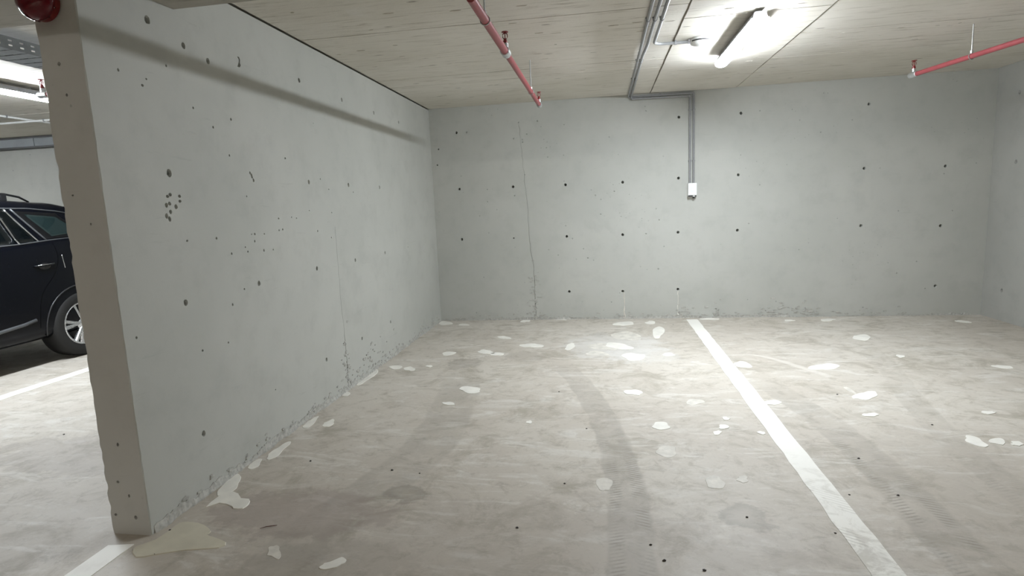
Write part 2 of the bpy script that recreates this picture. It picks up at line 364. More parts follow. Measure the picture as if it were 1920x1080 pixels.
DEB= [(-1.634,2.356),(-1.064,2.958),(-1.241,2.986),(-1.799,3.07),(-0.369,4.417),(-0.129,3.666),(0.183,2.37),(-0.422,2.453),(-0.227,2.897),(0.647,2.632),(1.422,2.895),(0.996,2.529),(1.192,2.883),(0.229,2.26),(0.382,2.21),(2.059,3.836),(1.41,3.308),(-3.879,3.371),(-2.04,2.1),(-2.116,2.287),(1.713,4.414),(0.823,6.935)]
PATCH=[[-1.54,5.62,-1.55,5.59,-1.56,5.57,-1.58,5.55,-1.61,5.53,-1.65,5.54,-1.66,5.58,-1.68,5.61,-1.68,5.64,-1.67,5.66,-1.65,5.69,-1.62,5.69,-1.58,5.68,-1.54,5.66],[-1.14,5.66,-1.12,5.61,-1.16,5.59,-1.2,5.6,-1.23,5.6,-1.26,5.62,-1.3,5.65,-1.32,5.69,-1.3,5.72,-1.3,5.76,-1.27,5.78,-1.23,5.75,-1.19,5.73,-1.17,5.7],[-1.02,5.6,-1.02,5.57,-1.04,5.54,-1.07,5.54,-1.09,5.54,-1.12,5.53,-1.15,5.55,-1.16,5.58,-1.16,5.61,-1.14,5.63,-1.12,5.65,-1.09,5.65,-1.06,5.64,-1.04,5.62],[-1.64,5.13,-1.65,5.12,-1.65,5.11,-1.66,5.1,-1.67,5.11,-1.69,5.12,-1.71,5.13,-1.71,5.15,-1.71,5.16,-1.7,5.17,-1.69,5.17,-1.68,5.18,-1.66,5.17,-1.65,5.15],[-1.03,4.44,-1.02,4.41,-1.03,4.38,-1.06,4.36,-1.11,4.36,-1.15,4.4,-1.17,4.43,-1.21,4.46,-1.21,4.5,-1.2,4.53,-1.15,4.54,-1.1,4.52,-1.06,4.51,-1.03,4.48],[-1.16,4.11,-1.15,4.09,-1.16,4.08,-1.18,4.08,-1.2,4.08,-1.22,4.09,-1.24,4.1,-1.26,4.12,-1.26,4.14,-1.24,4.14,-1.22,4.15,-1.2,4.15,-1.18,4.14,-1.16,4.12],[-0.65,5.95,-0.64,5.91,-0.66,5.87,-0.74,5.86,-0.79,5.88,-0.84,5.88,-0.88,5.9,-0.91,5.93,-0.91,5.98,-0.86,6,-0.82,6.03,-0.76,6.03,-0.72,6,-0.68,5.98],[-0.32,5.97,-0.31,5.94,-0.31,5.87,-0.33,5.81,-0.35,5.76,-0.38,5.74,-0.4,5.76,-0.41,5.78,-0.4,5.85,-0.4,5.9,-0.39,5.98,-0.36,6.04,-0.34,6.05,-0.32,6.02],[0.29,4.4,0.27,4.38,0.26,4.35,0.23,4.36,0.2,4.37,0.17,4.37,0.15,4.4,0.14,4.44,0.16,4.47,0.19,4.47,0.21,4.48,0.24,4.49,0.27,4.47,0.29,4.44],[0.3,5.84,0.29,5.79,0.24,5.78,0.18,5.77,0.11,5.81,0.05,5.86,0.01,5.91,0.02,5.95,0.02,6,0.04,6.06,0.11,6.05,0.19,6.01,0.23,5.95,0.25,5.9],[0.39,5.5,0.38,5.44,0.35,5.38,0.3,5.35,0.24,5.34,0.21,5.38,0.2,5.43,0.17,5.47,0.16,5.54,0.2,5.6,0.26,5.63,0.3,5.6,0.34,5.58,0.39,5.56],[0.68,6.54,0.65,6.44,0.62,6.36,0.6,6.26,0.57,6.23,0.54,6.26,0.54,6.41,0.55,6.54,0.56,6.67,0.59,6.76,0.62,6.81,0.65,6.85,0.68,6.8,0.7,6.7],[0.62,7.06,0.62,7.02,0.6,6.99,0.58,6.98,0.55,6.98,0.52,7,0.5,7.04,0.5,7.08,0.53,7.11,0.55,7.14,0.56,7.18,0.6,7.18,0.62,7.15,0.63,7.1],[1.29,5.19,1.29,5.14,1.26,5.11,1.22,5.12,1.19,5.13,1.16,5.16,1.16,5.2,1.15,5.24,1.17,5.27,1.2,5.3,1.23,5.33,1.27,5.3,1.28,5.26,1.29,5.22],[0.66,5.57,0.68,5.54,0.65,5.52,0.62,5.5,0.59,5.5,0.57,5.51,0.56,5.53,0.55,5.55,0.57,5.58,0.58,5.61,0.6,5.63,0.64,5.63,0.66,5.61,0.66,5.59],[-1.97,7.15,-1.96,7.1,-1.99,7.08,-2.03,7.06,-2.08,7.05,-2.13,7.09,-2.16,7.14,-2.17,7.18,-2.17,7.22,-2.18,7.27,-2.14,7.3,-2.08,7.27,-2.03,7.24,-1.99,7.19],[-1.72,7.04,-1.71,7.01,-1.75,7,-1.77,7,-1.8,7,-1.83,7.01,-1.86,7.03,-1.87,7.07,-1.86,7.09,-1.85,7.11,-1.83,7.12,-1.8,7.11,-1.77,7.1,-1.74,7.07],[-0.48,7.3,-0.48,7.28,-0.5,7.27,-0.56,7.3,-0.61,7.32,-0.65,7.32,-0.7,7.32,-0.72,7.32,-0.72,7.32,-0.66,7.32,-0.62,7.32,-0.57,7.32,-0.53,7.32,-0.5,7.32],[0.36,7.04,0.36,6.98,0.31,6.94,0.26,6.92,0.22,6.91,0.18,6.93,0.12,6.94,0.1,7,0.14,7.06,0.18,7.1,0.23,7.12,0.27,7.14,0.33,7.15,0.36,7.1],[-0.96,7.27,-0.95,7.24,-0.97,7.21,-1,7.2,-1.02,7.17,-1.06,7.18,-1.08,7.2,-1.08,7.23,-1.07,7.26,-1.06,7.29,-1.05,7.32,-1.01,7.32,-0.98,7.32,-0.96,7.3],[1.42,7.26,1.42,7.24,1.39,7.21,1.32,7.21,1.27,7.22,1.21,7.22,1.19,7.24,1.18,7.26,1.19,7.28,1.23,7.3,1.27,7.32,1.34,7.32,1.37,7.29,1.4,7.28],[-1.05,6.28,-1.06,6.26,-1.09,6.25,-1.12,6.27,-1.15,6.27,-1.19,6.29,-1.22,6.33,-1.23,6.36,-1.22,6.38,-1.19,6.39,-1.17,6.4,-1.14,6.38,-1.1,6.35,-1.07,6.32],[-1.94,5.12,-1.94,5.08,-1.95,5.05,-1.97,5.04,-1.99,5.03,-2.01,5.04,-2.03,5.06,-2.06,5.09,-2.08,5.12,-2.06,5.15,-2.04,5.16,-2.01,5.16,-1.99,5.16,-1.96,5.15],[-1.79,5.06,-1.78,5.02,-1.78,4.99,-1.81,4.98,-1.83,5,-1.85,5,-1.88,5.01,-1.9,5.04,-1.91,5.08,-1.9,5.1,-1.88,5.12,-1.86,5.13,-1.83,5.1,-1.82,5.08],[-2.17,5.04,-2.14,5,-2.11,4.9,-2.11,4.76,-2.12,4.68,-2.12,4.59,-2.14,4.54,-2.16,4.55,-2.19,4.59,-2.21,4.7,-2.23,4.82,-2.24,4.96,-2.21,4.99,-2.19,5.01],[-2.11,4.31,-2.11,4.29,-2.11,4.27,-2.12,4.26,-2.14,4.26,-2.16,4.27,-2.19,4.29,-2.21,4.31,-2.21,4.34,-2.19,4.34,-2.19,4.36,-2.17,4.37,-2.14,4.36,-2.12,4.34],[-1.96,3.71,-1.95,3.69,-1.94,3.67,-1.94,3.64,-1.95,3.61,-1.97,3.61,-1.99,3.61,-2.01,3.63,-2.01,3.65,-2.02,3.68,-2.01,3.7,-2,3.73,-1.99,3.76,-1.97,3.74],[-2.12,3.77,-2.11,3.74,-2.1,3.7,-2.09,3.66,-2.09,3.6,-2.1,3.58,-2.12,3.58,-2.13,3.58,-2.15,3.61,-2.15,3.65,-2.16,3.7,-2.15,3.73,-2.15,3.78,-2.13,3.81],[-2.09,3.35,-2.07,3.3,-2.07,3.23,-2.06,3.18,-2.05,3.13,-2.06,3.1,-2.08,3.07,-2.1,3.08,-2.11,3.11,-2.13,3.15,-2.13,3.21,-2.12,3.25,-2.12,3.3,-2.11,3.34],[-2.12,3.06,-2.11,3.03,-2.1,3.01,-2.09,2.98,-2.1,2.95,-2.11,2.94,-2.12,2.94,-2.14,2.95,-2.15,2.97,-2.16,3,-2.16,3.02,-2.16,3.05,-2.15,3.08,-2.13,3.08],[-1.13,2.14,-1.13,2.12,-1.14,2.11,-1.15,2.09,-1.17,2.08,-1.19,2.07,-1.21,2.07,-1.23,2.08,-1.22,2.1,-1.22,2.11,-1.2,2.12,-1.18,2.14,-1.16,2.16,-1.14,2.15],[-2.11,2.84,-2.09,2.8,-2.08,2.77,-2.05,2.71,-2.06,2.66,-2.08,2.64,-2.1,2.62,-2.12,2.64,-2.14,2.67,-2.15,2.71,-2.16,2.76,-2.17,2.82,-2.16,2.88,-2.13,2.86],[-0.51,3.76,-0.51,3.75,-0.51,3.74,-0.52,3.73,-0.53,3.74,-0.54,3.74,-0.55,3.75,-0.55,3.76,-0.55,3.78,-0.54,3.78,-0.54,3.78,-0.53,3.79,-0.52,3.79,-0.51,3.77],[0.42,3.73,0.42,3.7,0.39,3.68,0.37,3.67,0.34,3.67,0.32,3.69,0.3,3.71,0.31,3.74,0.32,3.76,0.33,3.8,0.36,3.81,0.39,3.81,0.41,3.79,0.41,3.75],[0.84,3.89,0.83,3.88,0.82,3.86,0.81,3.86,0.8,3.86,0.79,3.87,0.79,3.88,0.79,3.89,0.79,3.91,0.8,3.92,0.81,3.92,0.82,3.92,0.82,3.91,0.83,3.9],[0.8,3.74,0.79,3.72,0.77,3.71,0.76,3.7,0.75,3.7,0.74,3.7,0.73,3.72,0.74,3.74,0.74,3.76,0.75,3.78,0.77,3.78,0.78,3.78,0.79,3.77,0.8,3.76],[0.73,3.64,0.72,3.63,0.72,3.62,0.7,3.6,0.69,3.6,0.68,3.6,0.68,3.62,0.68,3.64,0.68,3.65,0.69,3.66,0.71,3.67,0.72,3.68,0.73,3.67,0.74,3.66],[1,3.65,1,3.64,0.99,3.63,0.98,3.62,0.97,3.63,0.96,3.64,0.96,3.64,0.95,3.66,0.96,3.67,0.97,3.68,0.98,3.68,0.99,3.67,1,3.67,1,3.66],[1.27,4.23,1.25,4.2,1.23,4.18,1.2,4.17,1.18,4.18,1.16,4.18,1.13,4.19,1.14,4.22,1.15,4.24,1.18,4.26,1.21,4.27,1.23,4.28,1.25,4.27,1.26,4.25],[1.99,4.41,1.96,4.37,1.92,4.34,1.88,4.3,1.85,4.3,1.82,4.32,1.79,4.33,1.8,4.38,1.84,4.42,1.88,4.45,1.91,4.46,1.96,4.5,2.01,4.5,2,4.45],[1.82,4,1.8,3.99,1.78,3.97,1.76,3.97,1.74,3.97,1.72,3.97,1.71,3.98,1.71,4,1.73,4.02,1.75,4.02,1.77,4.03,1.8,4.04,1.81,4.04,1.82,4.02],[2.2,3.53,2.18,3.51,2.16,3.5,2.13,3.52,2.12,3.55,2.11,3.58,2.12,3.61,2.14,3.63,2.15,3.66,2.17,3.68,2.2,3.66,2.21,3.63,2.2,3.59,2.2,3.56],[2.31,3.57,2.3,3.56,2.28,3.54,2.26,3.55,2.25,3.56,2.23,3.57,2.24,3.6,2.25,3.61,2.26,3.62,2.28,3.63,2.3,3.64,2.33,3.64,2.33,3.61,2.32,3.59],[2.57,4.08,2.55,4.06,2.53,4.05,2.51,4.04,2.5,4.04,2.49,4.05,2.48,4.06,2.48,4.07,2.48,4.08,2.5,4.1,2.52,4.1,2.54,4.1,2.56,4.1,2.56,4.09],[2.4,3.56,2.39,3.55,2.37,3.54,2.36,3.53,2.34,3.54,2.33,3.54,2.33,3.56,2.35,3.57,2.35,3.58,2.36,3.6,2.38,3.6,2.4,3.6,2.4,3.58,2.4,3.57],[2.7,6.2,2.67,6.16,2.64,6.11,2.6,6.09,2.57,6.12,2.54,6.15,2.53,6.2,2.56,6.26,2.58,6.3,2.62,6.32,2.66,6.35,2.72,6.36,2.73,6.3,2.72,6.24],[2.02,5.17,1.98,5.12,1.94,5.08,1.88,5.06,1.84,5.07,1.79,5.06,1.74,5.08,1.74,5.12,1.78,5.17,1.84,5.2,1.89,5.22,1.95,5.26,2,5.24,2.02,5.21],[2.71,7.12,2.67,7.1,2.65,7.07,2.62,7.05,2.58,7.05,2.55,7.05,2.54,7.09,2.55,7.12,2.56,7.16,2.6,7.18,2.63,7.19,2.67,7.2,2.7,7.18,2.73,7.16],[4.04,6.92,4.02,6.88,3.99,6.89,3.96,6.91,3.94,6.92,3.93,6.94,3.91,6.97,3.92,7.01,3.95,7.02,3.97,7.04,4,7.03,4.02,7,4.04,6.98,4.04,6.95],[2.68,5.48,2.67,5.46,2.65,5.45,2.63,5.44,2.62,5.45,2.62,5.47,2.62,5.49,2.62,5.51,2.63,5.53,2.65,5.55,2.66,5.54,2.67,5.53,2.69,5.52,2.69,5.5],[3.33,5.13,3.32,5.11,3.29,5.1,3.26,5.11,3.24,5.12,3.23,5.14,3.21,5.16,3.2,5.19,3.24,5.2,3.26,5.21,3.29,5.2,3.31,5.19,3.34,5.18,3.34,5.16],[2.26,7.1,2.23,7.09,2.21,7.08,2.19,7.07,2.17,7.07,2.14,7.08,2.14,7.11,2.15,7.13,2.15,7.15,2.17,7.16,2.2,7.16,2.22,7.16,2.24,7.14,2.26,7.12]]
FAINT=[[0.41,3.34,0.41,3.3,0.39,3.27,0.36,3.25,0.33,3.26,0.31,3.29,0.29,3.31,0.29,3.34,0.31,3.37,0.32,3.4,0.35,3.42,0.38,3.42,0.42,3.41,0.41,3.36],[0.62,2.96,0.61,2.93,0.59,2.9,0.56,2.9,0.54,2.9,0.52,2.91,0.52,2.94,0.52,2.97,0.52,3,0.54,3.03,0.57,3.05,0.6,3.04,0.6,3.01,0.61,2.99],[0.74,3.01,0.74,2.99,0.73,2.98,0.71,2.97,0.7,2.98,0.69,2.99,0.68,3,0.69,3.02,0.7,3.03,0.7,3.04,0.72,3.05,0.74,3.06,0.75,3.04,0.74,3.02],[0.03,2.91,0.02,2.88,0.01,2.84,-0.01,2.84,-0.02,2.83,-0.04,2.84,-0.05,2.87,-0.06,2.9,-0.06,2.95,-0.04,2.97,-0.02,2.98,-0,2.98,0.01,2.97,0.03,2.95],[0.73,4.23,0.72,4.2,0.68,4.18,0.66,4.16,0.63,4.14,0.61,4.15,0.59,4.17,0.59,4.2,0.6,4.23,0.62,4.27,0.65,4.28,0.67,4.27,0.7,4.27,0.72,4.26],[-1.46,2.17,-1.44,2.14,-1.44,2.12,-1.45,2.12,-1.47,2.13,-1.49,2.14,-1.51,2.14,-1.52,2.17,-1.54,2.2,-1.53,2.21,-1.52,2.21,-1.51,2.22,-1.49,2.21,-1.48,2.19],[0.04,5.59,0.05,5.53,-0,5.51,-0.05,5.52,-0.09,5.52,-0.13,5.54,-0.18,5.57,-0.19,5.62,-0.16,5.66,-0.14,5.7,-0.1,5.72,-0.05,5.69,-0.01,5.67,0.01,5.63],[1.85,4.43,1.84,4.42,1.84,4.45,1.83,4.47,1.82,4.5,1.82,4.54,1.82,4.58,1.83,4.6,1.84,4.6,1.85,4.6,1.86,4.56,1.86,4.53,1.86,4.5,1.86,4.46],[0.41,6.3,0.39,6.2,0.33,6.14,0.26,6.18,0.21,6.2,0.14,6.21,0.09,6.31,0.07,6.44,0.12,6.52,0.18,6.55,0.23,6.61,0.3,6.59,0.35,6.5,0.4,6.41],[0.12,5.86,0.13,5.77,0.07,5.73,0,5.76,-0.04,5.77,-0.1,5.79,-0.15,5.84,-0.19,5.92,-0.14,5.98,-0.1,6.01,-0.05,6.05,0.01,6.02,0.06,5.98,0.11,5.93]]


def struct(name, bm, mat, parent=None, label=None):
    o = obj(name, bm, mat, parent)
    if not parent: tag(o, label, None, None, 'structure')
    return o
rnd = random.Random(11)

# ------------------------------------------------------------------ setting: floor
floor = struct('floor', box(nb(), XFAR-.3, XRR+.3, YFAR-.3, D+.3, -0.25, 0.0), M['floor'], None, 'scuffed grey concrete garage floor with tyre tracks')
def line(name, pts, label):
    o = obj(name, prism(nb(), pts, -0.002, 0.0025), M['line'], floor); o['label'] = label
def ragged(x0, x1, y0, y1, step=0.12, j=0.004):
    n = int((y1-y0)/step); a = []; b = []
    for i in range(n+1):
        yy = y0+(y1-y0)*i/n
        a.append((x0+rnd.uniform(-j, j), yy)); b.append((x1+rnd.uniform(-j, j), yy))
    return a + b[::-1]
line('parking_line', ragged(1.020, 1.152, -0.4, 7.235), 'worn white parking line running to the back wall')
line('parking_line', [(-2.318, -0.4), (-2.182, -0.4), (-2.205, 2.165), (-2.325, 2.145)], 'short white parking line ending at the wall end')
line('parking_line', ragged(-5.40, -5.26, -0.4, 7.2), 'white parking line beside the black car')
def rounded(P):
    n = len(P); out = []
    for i in range(n):
        a, b, c_, d = P[i-1], P[i], P[(i+1) % n], P[(i+2) % n]
        out.append(tuple(b))
        out.append(tuple(.5*(b[k]+c_[k])+.0625*(b[k]+c_[k]-a[k]-d[k]) for k in (0, 1)))
    return [(x, min(y, D-.012)) for x, y in out]
for q in PATCH:
    obj('floor_patch', prism(nb(), rounded(list(zip(q[::2], q[1::2]))), -0.001, 0.003, 0.03), M['patch'], floor)
for q in FAINT:
    obj('floor_patch', prism(nb(), rounded(list(zip(q[::2], q[1::2]))), -0.001, 0.0018, 0.05), M['patch_faint'], floor)
o = obj('floor_patch', prism(nb(), rounded(BIG), -0.001, 0.004, 0.02), M['patch_beige'], floor); o['label'] = 'large beige mortar patch'
obj('floor_patch', prism(nb(), rounded(BLOB), -0.001, 0.004, 0.03), M['patch'], floor)

# ------------------------------------------------------------------ setting: walls with real tie holes, chips and cracks
def cutter_hole(bm, p, n_axis, r, depth, squash=1.0, surf=0.0):
    """a short cone-like plug: n_axis 'X+' means the wall faces +x, 'Y-' faces -y, 'X-' faces -x"""
    seg = 9; a0 = rnd.uniform(0, 6)
    rings = []
    for k, (d, s) in enumerate(((0.01, 1.25), (-0.004, 1.1), (-0.012, 0.95), (-depth, 0.85))):
        ring = []
        for i in range(seg):
            a = a0+2*PI*i/seg; rr = r*s*(1+rnd.uniform(-.12, .12))
            u, v = rr*math.cos(a), rr*math.sin(a)*squash
            if n_axis == 'X+': q = (surf+d, p[0]+u, p[1]+v)
            elif n_axis == 'X-': q = (surf-d, p[0]+u, p[1]+v)
            else: q = (p[0]+u, surf-d, p[1]+v)
            ring.append(bm.verts.new(q))
        rings.append(ring)
    for a, b in zip(rings, rings[1:]):
        for i in range(seg): bm.faces.new((a[i], a[(i+1) % seg], b[(i+1) % seg], b[i]))
    bm.faces.new(rings[0][::-1]); bm.faces.new(rings[-1])
def cutter_crack(bm, pts, n_axis, wid, depth, surf):
    """a jagged groove along a polyline on the wall (position, height)"""
    P = []
    for (a, za), (b, zb) in zip(pts, pts[1:]):
        n = max(2, int(abs(za-zb)/0.05))
        for i in range(n): P.append((a+(b-a)*i/n, za+(zb-za)*i/n))
    P.append(pts[-1]); rows = []
    for (a, z) in P:
        jit = rnd.uniform(-.008, .008); ww = wid(z)*rnd.uniform(.5, 1.4)
        row = []
        for (da, d) in ((-ww, 0.01), (ww, 0.01), (ww*.6, -depth), (-ww*.6, -depth)):
            if n_axis == 'X+': q = (surf+d, a+jit+da, z)
            else: q = (a+jit+da, surf-d, z)
            row.append(bm.verts.new(q))
        rows.append(row)
    for r0, r1 in zip(rows, rows[1:]):
        for i in range(4): bm.faces.new((r0[i], r0[(i+1) % 4], r1[(i+1) % 4], r1[i]))
    bm.faces.new(rows[0][::-1]); bm.faces.new(rows[-1])
def carve(o, bm, mat=None):
    bmesh.ops.recalc_face_normals(bm, faces=bm.faces[:])
    me = bpy.data.meshes.new('tmp'); bm.to_mesh(me); bm.free()
    if mat: me.materials.append(mat)
    c = bpy.data.objects.new('tmp', me); col.objects.link(c)
    me2 = None; dg = bpy.context.evaluated_depsgraph_get()
    for solver, self_ in (('EXACT', True), ('EXACT', False), ('FAST', False)):
        md = o.modifiers.new('holes', 'BOOLEAN'); md.object = c; md.operation = 'DIFFERENCE'; md.solver = solver
        if solver == 'EXACT': md.use_self = self_
        dg.update(); ev = o.evaluated_get(dg); got = bpy.data.meshes.new_from_object(ev)
        o.modifiers.clear()
        a = [max(v.co[k] for v in o.data.vertices)-min(v.co[k] for v in o.data.vertices) for k in range(3)]
        b = [max(v.co[k] for v in got.vertices)-min(v.co[k] for v in got.vertices) for k in range(3)] if len(got.vertices) else (0, 0, 0)
        A0, A1 = sum(p.area for p in o.data.polygons), sum(p.area for p in got.polygons)
        if max(abs(p-q) for p, q in zip(a, b)) < .02 and .97*A0 < A1 < 1.1*A0+1: me2 = got; break
        print('carve retry', o.name, solver, self_); bpy.data.meshes.remove(got)
    bpy.data.objects.remove(c)
    if me2: old = o.data; o.data = me2; me2.name = o.name; bpy.data.meshes.remove(old)
    bpy.data.meshes.remove(me)
def near_any(p, L, d): return any((p[0]-q[0])**2+(p[1]-q[1])**2 < d*d for q in L)

# left wall, free end at YP with ragged arrises
bm = nb(); levels = [i*0.035 for i in range(int(2.78/0.035)+1)]; prev = None
for z in levels:
    j = lambda s=.005: rnd.uniform(0, s)
    big = rnd.uniform(.006, .014) if rnd.random() < .3 else 0.0
    xa, xb = XP+0.012*math.sin(z*1.1)*0, XL
    a1, a2, a3, a4 = j()+big*.6, j()*.5, j(.003), j()+0.004
    ring = [(xb, D+.02), (XP, D+.02), (XP, YP+.012+a4), (XP+.010+a1, YP+a2*.5), (xb-.003-a3, YP+a2*.5), (xb, YP+.003+j(.004))]
    ring = [bm.verts.new((p[0], p[1], z)) for p in ring]
    if prev:
        for i in range(6): bm.faces.new((prev[i], prev[(i+1) % 6], ring[(i+1) % 6], ring[i]))
    else: bm.faces.new(ring[::-1])
    prev = ring
bm.faces.new(prev)
wall_left = struct('wall_left', bm, M['wall'], None, 'long grey concrete side wall with tie holes on the left')
cb = nb()
for i, p in enumerate(LEFT): cutter_hole(cb, p, 'X+', 0.0135 if i not in (6, 19) else 0.016, 0.09 if i not in (7, 9) else 0.012, 1.15, XL)
placed = list(LEFT)
for p in LEFTS+HONEY:
    r = rnd.uniform(.0045, .0075) if p in LEFTS else rnd.uniform(.010, .016)
    if near_any(p, placed, 0.03 if p in LEFTS else 0.021): continue
    placed.append(p); cutter_hole(cb, p, 'X+', min(r, .0095) if p in HONEY else r, 0.02, rnd.uniform(.6, 1.4), XL)
for q in SCAR: cutter_hole(cb, q, 'X+', rnd.uniform(.007, .010), 0.008, 1.2, XL)
for q, r in (((-2.30, 2.19), .007), ((-2.285, 2.06), .005), ((-2.33, 1.63), .005), ((-2.26, 1.50), .004), ((-2.29, .46), .006), ((-2.32, .27), .007), ((-2.27, .20), .005), ((-2.25, .09), .008), ((-2.36, .10), .007)): cutter_hole(cb, q, 'Y-', r, 0.02, rnd.uniform(.6, 1.6), YP+.003)
# T-shaped slot
cutter_crack(cb, [(3.355, 2.475), (3.35, 2.442), (3.344, 2.413)], 'X+', lambda z: 0.011, 0.04, XL)
carve(wall_left, cb, M['hole'])
cb = nb()
cutter_crack(cb, LSEAM, 'X+', lambda z: 0.0022 if z > .5 else 0.006, 0.008, XL)
carve(wall_left, cb)
# the free end is bare, browner concrete: second material slot
wall_left.data.materials.append(M['end']); END = len(wall_left.data.materials)-1
for p in wall_left.data.polygons:
    if p.center.y < YP+.02 and p.center.x < XL-.004: p.material_index = END
# concrete drip behind the top of the wall end
obj('haunch', prism(nb(), [(-2.405, 2.40), (-2.405, 2.80), (-2.50, 2.80), (-2.48, 2.42)], 2.25, 2.60, 0.05), M['end'], wall_left)

wall_back = struct('wall_back', box(nb(), XFAR-.3, XRR+.3, D, D+.3, -0.2, H+.3), M['wall'], None, 'grey concrete back wall dotted with dark tie holes')
cb = nb(); placed = []
for i, p in enumerate(BACK):
    small = i in (1, 2, 10)
    if near_any(p, placed, .05): continue
    placed.append(p); cutter_hole(cb, p, 'Y-', 0.009 if small else 0.0160, 0.09, 1.05, D)
for p in BACKS:
    if near_any(p, placed, .035): continue
    placed.append(p); cutter_hole(cb, p, 'Y-', rnd.uniform(.006, .010), 0.012, rnd.uniform(.7, 1.3), D)
carve(wall_back, cb, M['hole'])
cb = nb(); cutter_crack(cb, BSEAM, 'Y-', lambda z: 0.0018 if z > 1.2 else (0.0035 if z > .55 else 0.007), 0.008, D); carve(wall_back, cb)
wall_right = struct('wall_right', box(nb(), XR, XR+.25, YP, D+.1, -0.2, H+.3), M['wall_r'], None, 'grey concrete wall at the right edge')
cb = nb()
for p in RIGHT: cutter_hole(cb, p, 'X-', 0.017, 0.03, 1.2, XR)
carve(wall_right, cb, M['hole'])
struct('wall_front', box(nb(), XFAR-.3, XRR+.3, YFAR-.3, YFAR, -0.2, H+.3), M['wall'])
struct('wall_far_right', box(nb(), XRR, XRR+.3, YFAR, D, -0.2, H+.3), M['wall'])
struct('wall_far_left', box(nb(), XFAR-.3, XFAR, YFAR, D, -0.2, H+.3), M['wall'])

# crumbled mortar foot along the walls
def foot(name, pts_fn, length, label, amp, hmax, step=0.018):
    bm = nb(); n = int(length/step); rows = []
    hh = 0.5; dd = 0.5
    for i in range(n+1):
        s = i*step; hh += rnd.uniform(-.25, .25); hh = min(1, max(0.12, hh)); dd += rnd.uniform(-.3, .3); dd = min(1, max(.1, dd))
        h0 = hmax*hh; d0 = amp*dd
        prof = [(-.01, -.01), (d0, -.01), (d0*rnd.uniform(.7, 1.0), h0*.25*rnd.uniform(.6, 1.3)), (d0*rnd.uniform(.3, .7), h0*rnd.uniform(.5, .75)), (rnd.uniform(.002, .006), h0), (-.01, h0)]
        rows.append([bm.verts.new(pts_fn(s, d, z)) for d, z in prof])
    for a, b in zip(rows, rows[1:]):
        for k in range(len(a)): bm.faces.new((a[k], a[(k+1) % len(a)], b[(k+1) % len(a)], b[k]))
    bm.faces.new(rows[0]); bm.faces.new(rows[-1][::-1])
    return struct(name, bm, M['mortar'], None, label)
foot('baseboard_left', lambda s, d, z: (XL+d, YP+.02+s, z), D-YP-.03, 'crumbled mortar edge along the foot of the left wall', 0.017, 0.052)
foot('baseboard_back', lambda s, d, z: (XL+.03+s, D-d, z), XR-XL-.06, 'crumbled mortar edge along the foot of the back wall', 0.014, 0.034)
# loose chips on the wall faces near the foot
def chips(name, spots, parent):
    bm = nb()
    for (x, y, z, ax) in spots:
        n = 5; s = rnd.uniform(.005, .017); pts = []
        for i in range(n):
            a = 2*PI*i/n+rnd.uniform(-.4, .4); pts.append((s*rnd.uniform(.5, 1)*2.0*math.cos(a), s*rnd.uniform(.4, 1)*math.sin(a)))
        d = rnd.uniform(.003, .008)
        if ax == 'X': f = [bm.verts.new((x+d, y+u, z+v)) for u, v in pts]; b = [bm.verts.new((x-.004, y+u*1.2, z+v*1.2)) for u, v in pts]
        else: f = [bm.verts.new((x+u, y-d, z+v)) for u, v in pts]; b = [bm.verts.new((x+u*1.2, y+.004, z+v*1.2)) for u, v in pts]
        bm.faces.new(f)
        for i in range(n): bm.faces.new((f[i], f[(i+1) % n], b[(i+1) % n], b[i]))
    o = obj(name, bm, M['mortar'], parent); o['kind'] = 'stuff'
sp = []
for i in range(150):
    y = rnd.uniform(YP+.05, D-.1); sp.append((XL, y, .02+abs(rnd.gauss(.02, .03)), 'X'))
for i in range(45): sp.append((XL, 4.43+rnd.gauss(0, .05), abs(rnd.gauss(0, .18))+.02, 'X'))
for i in range(40): sp.append((XL, 4.9+rnd.gauss(0, .25), abs(rnd.gauss(0, .12))+.02, 'X'))
chips('flaked_concrete', sp, wall_left)
sp = []
for i in range(120): sp.append((rnd.uniform(-2.1, 3.6), D, .02+abs(rnd.gauss(0, .03)), 'Y'))
for i in range(45): sp.append((-.89+rnd.gauss(0, .05), D, abs(rnd.gauss(.25, .25)), 'Y'))
for cx, n in ((2.1, 34), (2.47, 26), (1.0, 20), (1.35, 18)):
    for i in range(n): sp.append((cx+rnd.gauss(0, .09), D, .03+abs(rnd.gauss(0, .07)), 'Y'))
chips('flaked_concrete', sp, wall_back)
# white lime runs below two tie holes
for (x, z0, w_) in ((0.93, 0.35, .012), (0.262, 0.34, .020)):
    bm = nb(); P = []
    rows = []
    for i in range(12):
        z = z0*(1-i/11); ww = w_*(.35+.65*abs(i/11-.35))*rnd.uniform(.7, 1.2)+(.014 if i > 9 else 0); xx = x+rnd.uniform(-.004, .004)
        rows.append([bm.verts.new((xx-ww, D+.002, z)), bm.verts.new((xx, D-.003, z)), bm.verts.new((xx+ww, D+.002, z))])
    for a, b in zip(rows, rows[1:]):
        for k in range(2): bm.faces.new((a[k], a[k+1], b[k+1], b[k]))
    o = obj('lime_run', bm, M['patch'] if w_ < .015 else M['patch_faint'], wall_back); o['label'] = 'white lime streak under a tie hole'

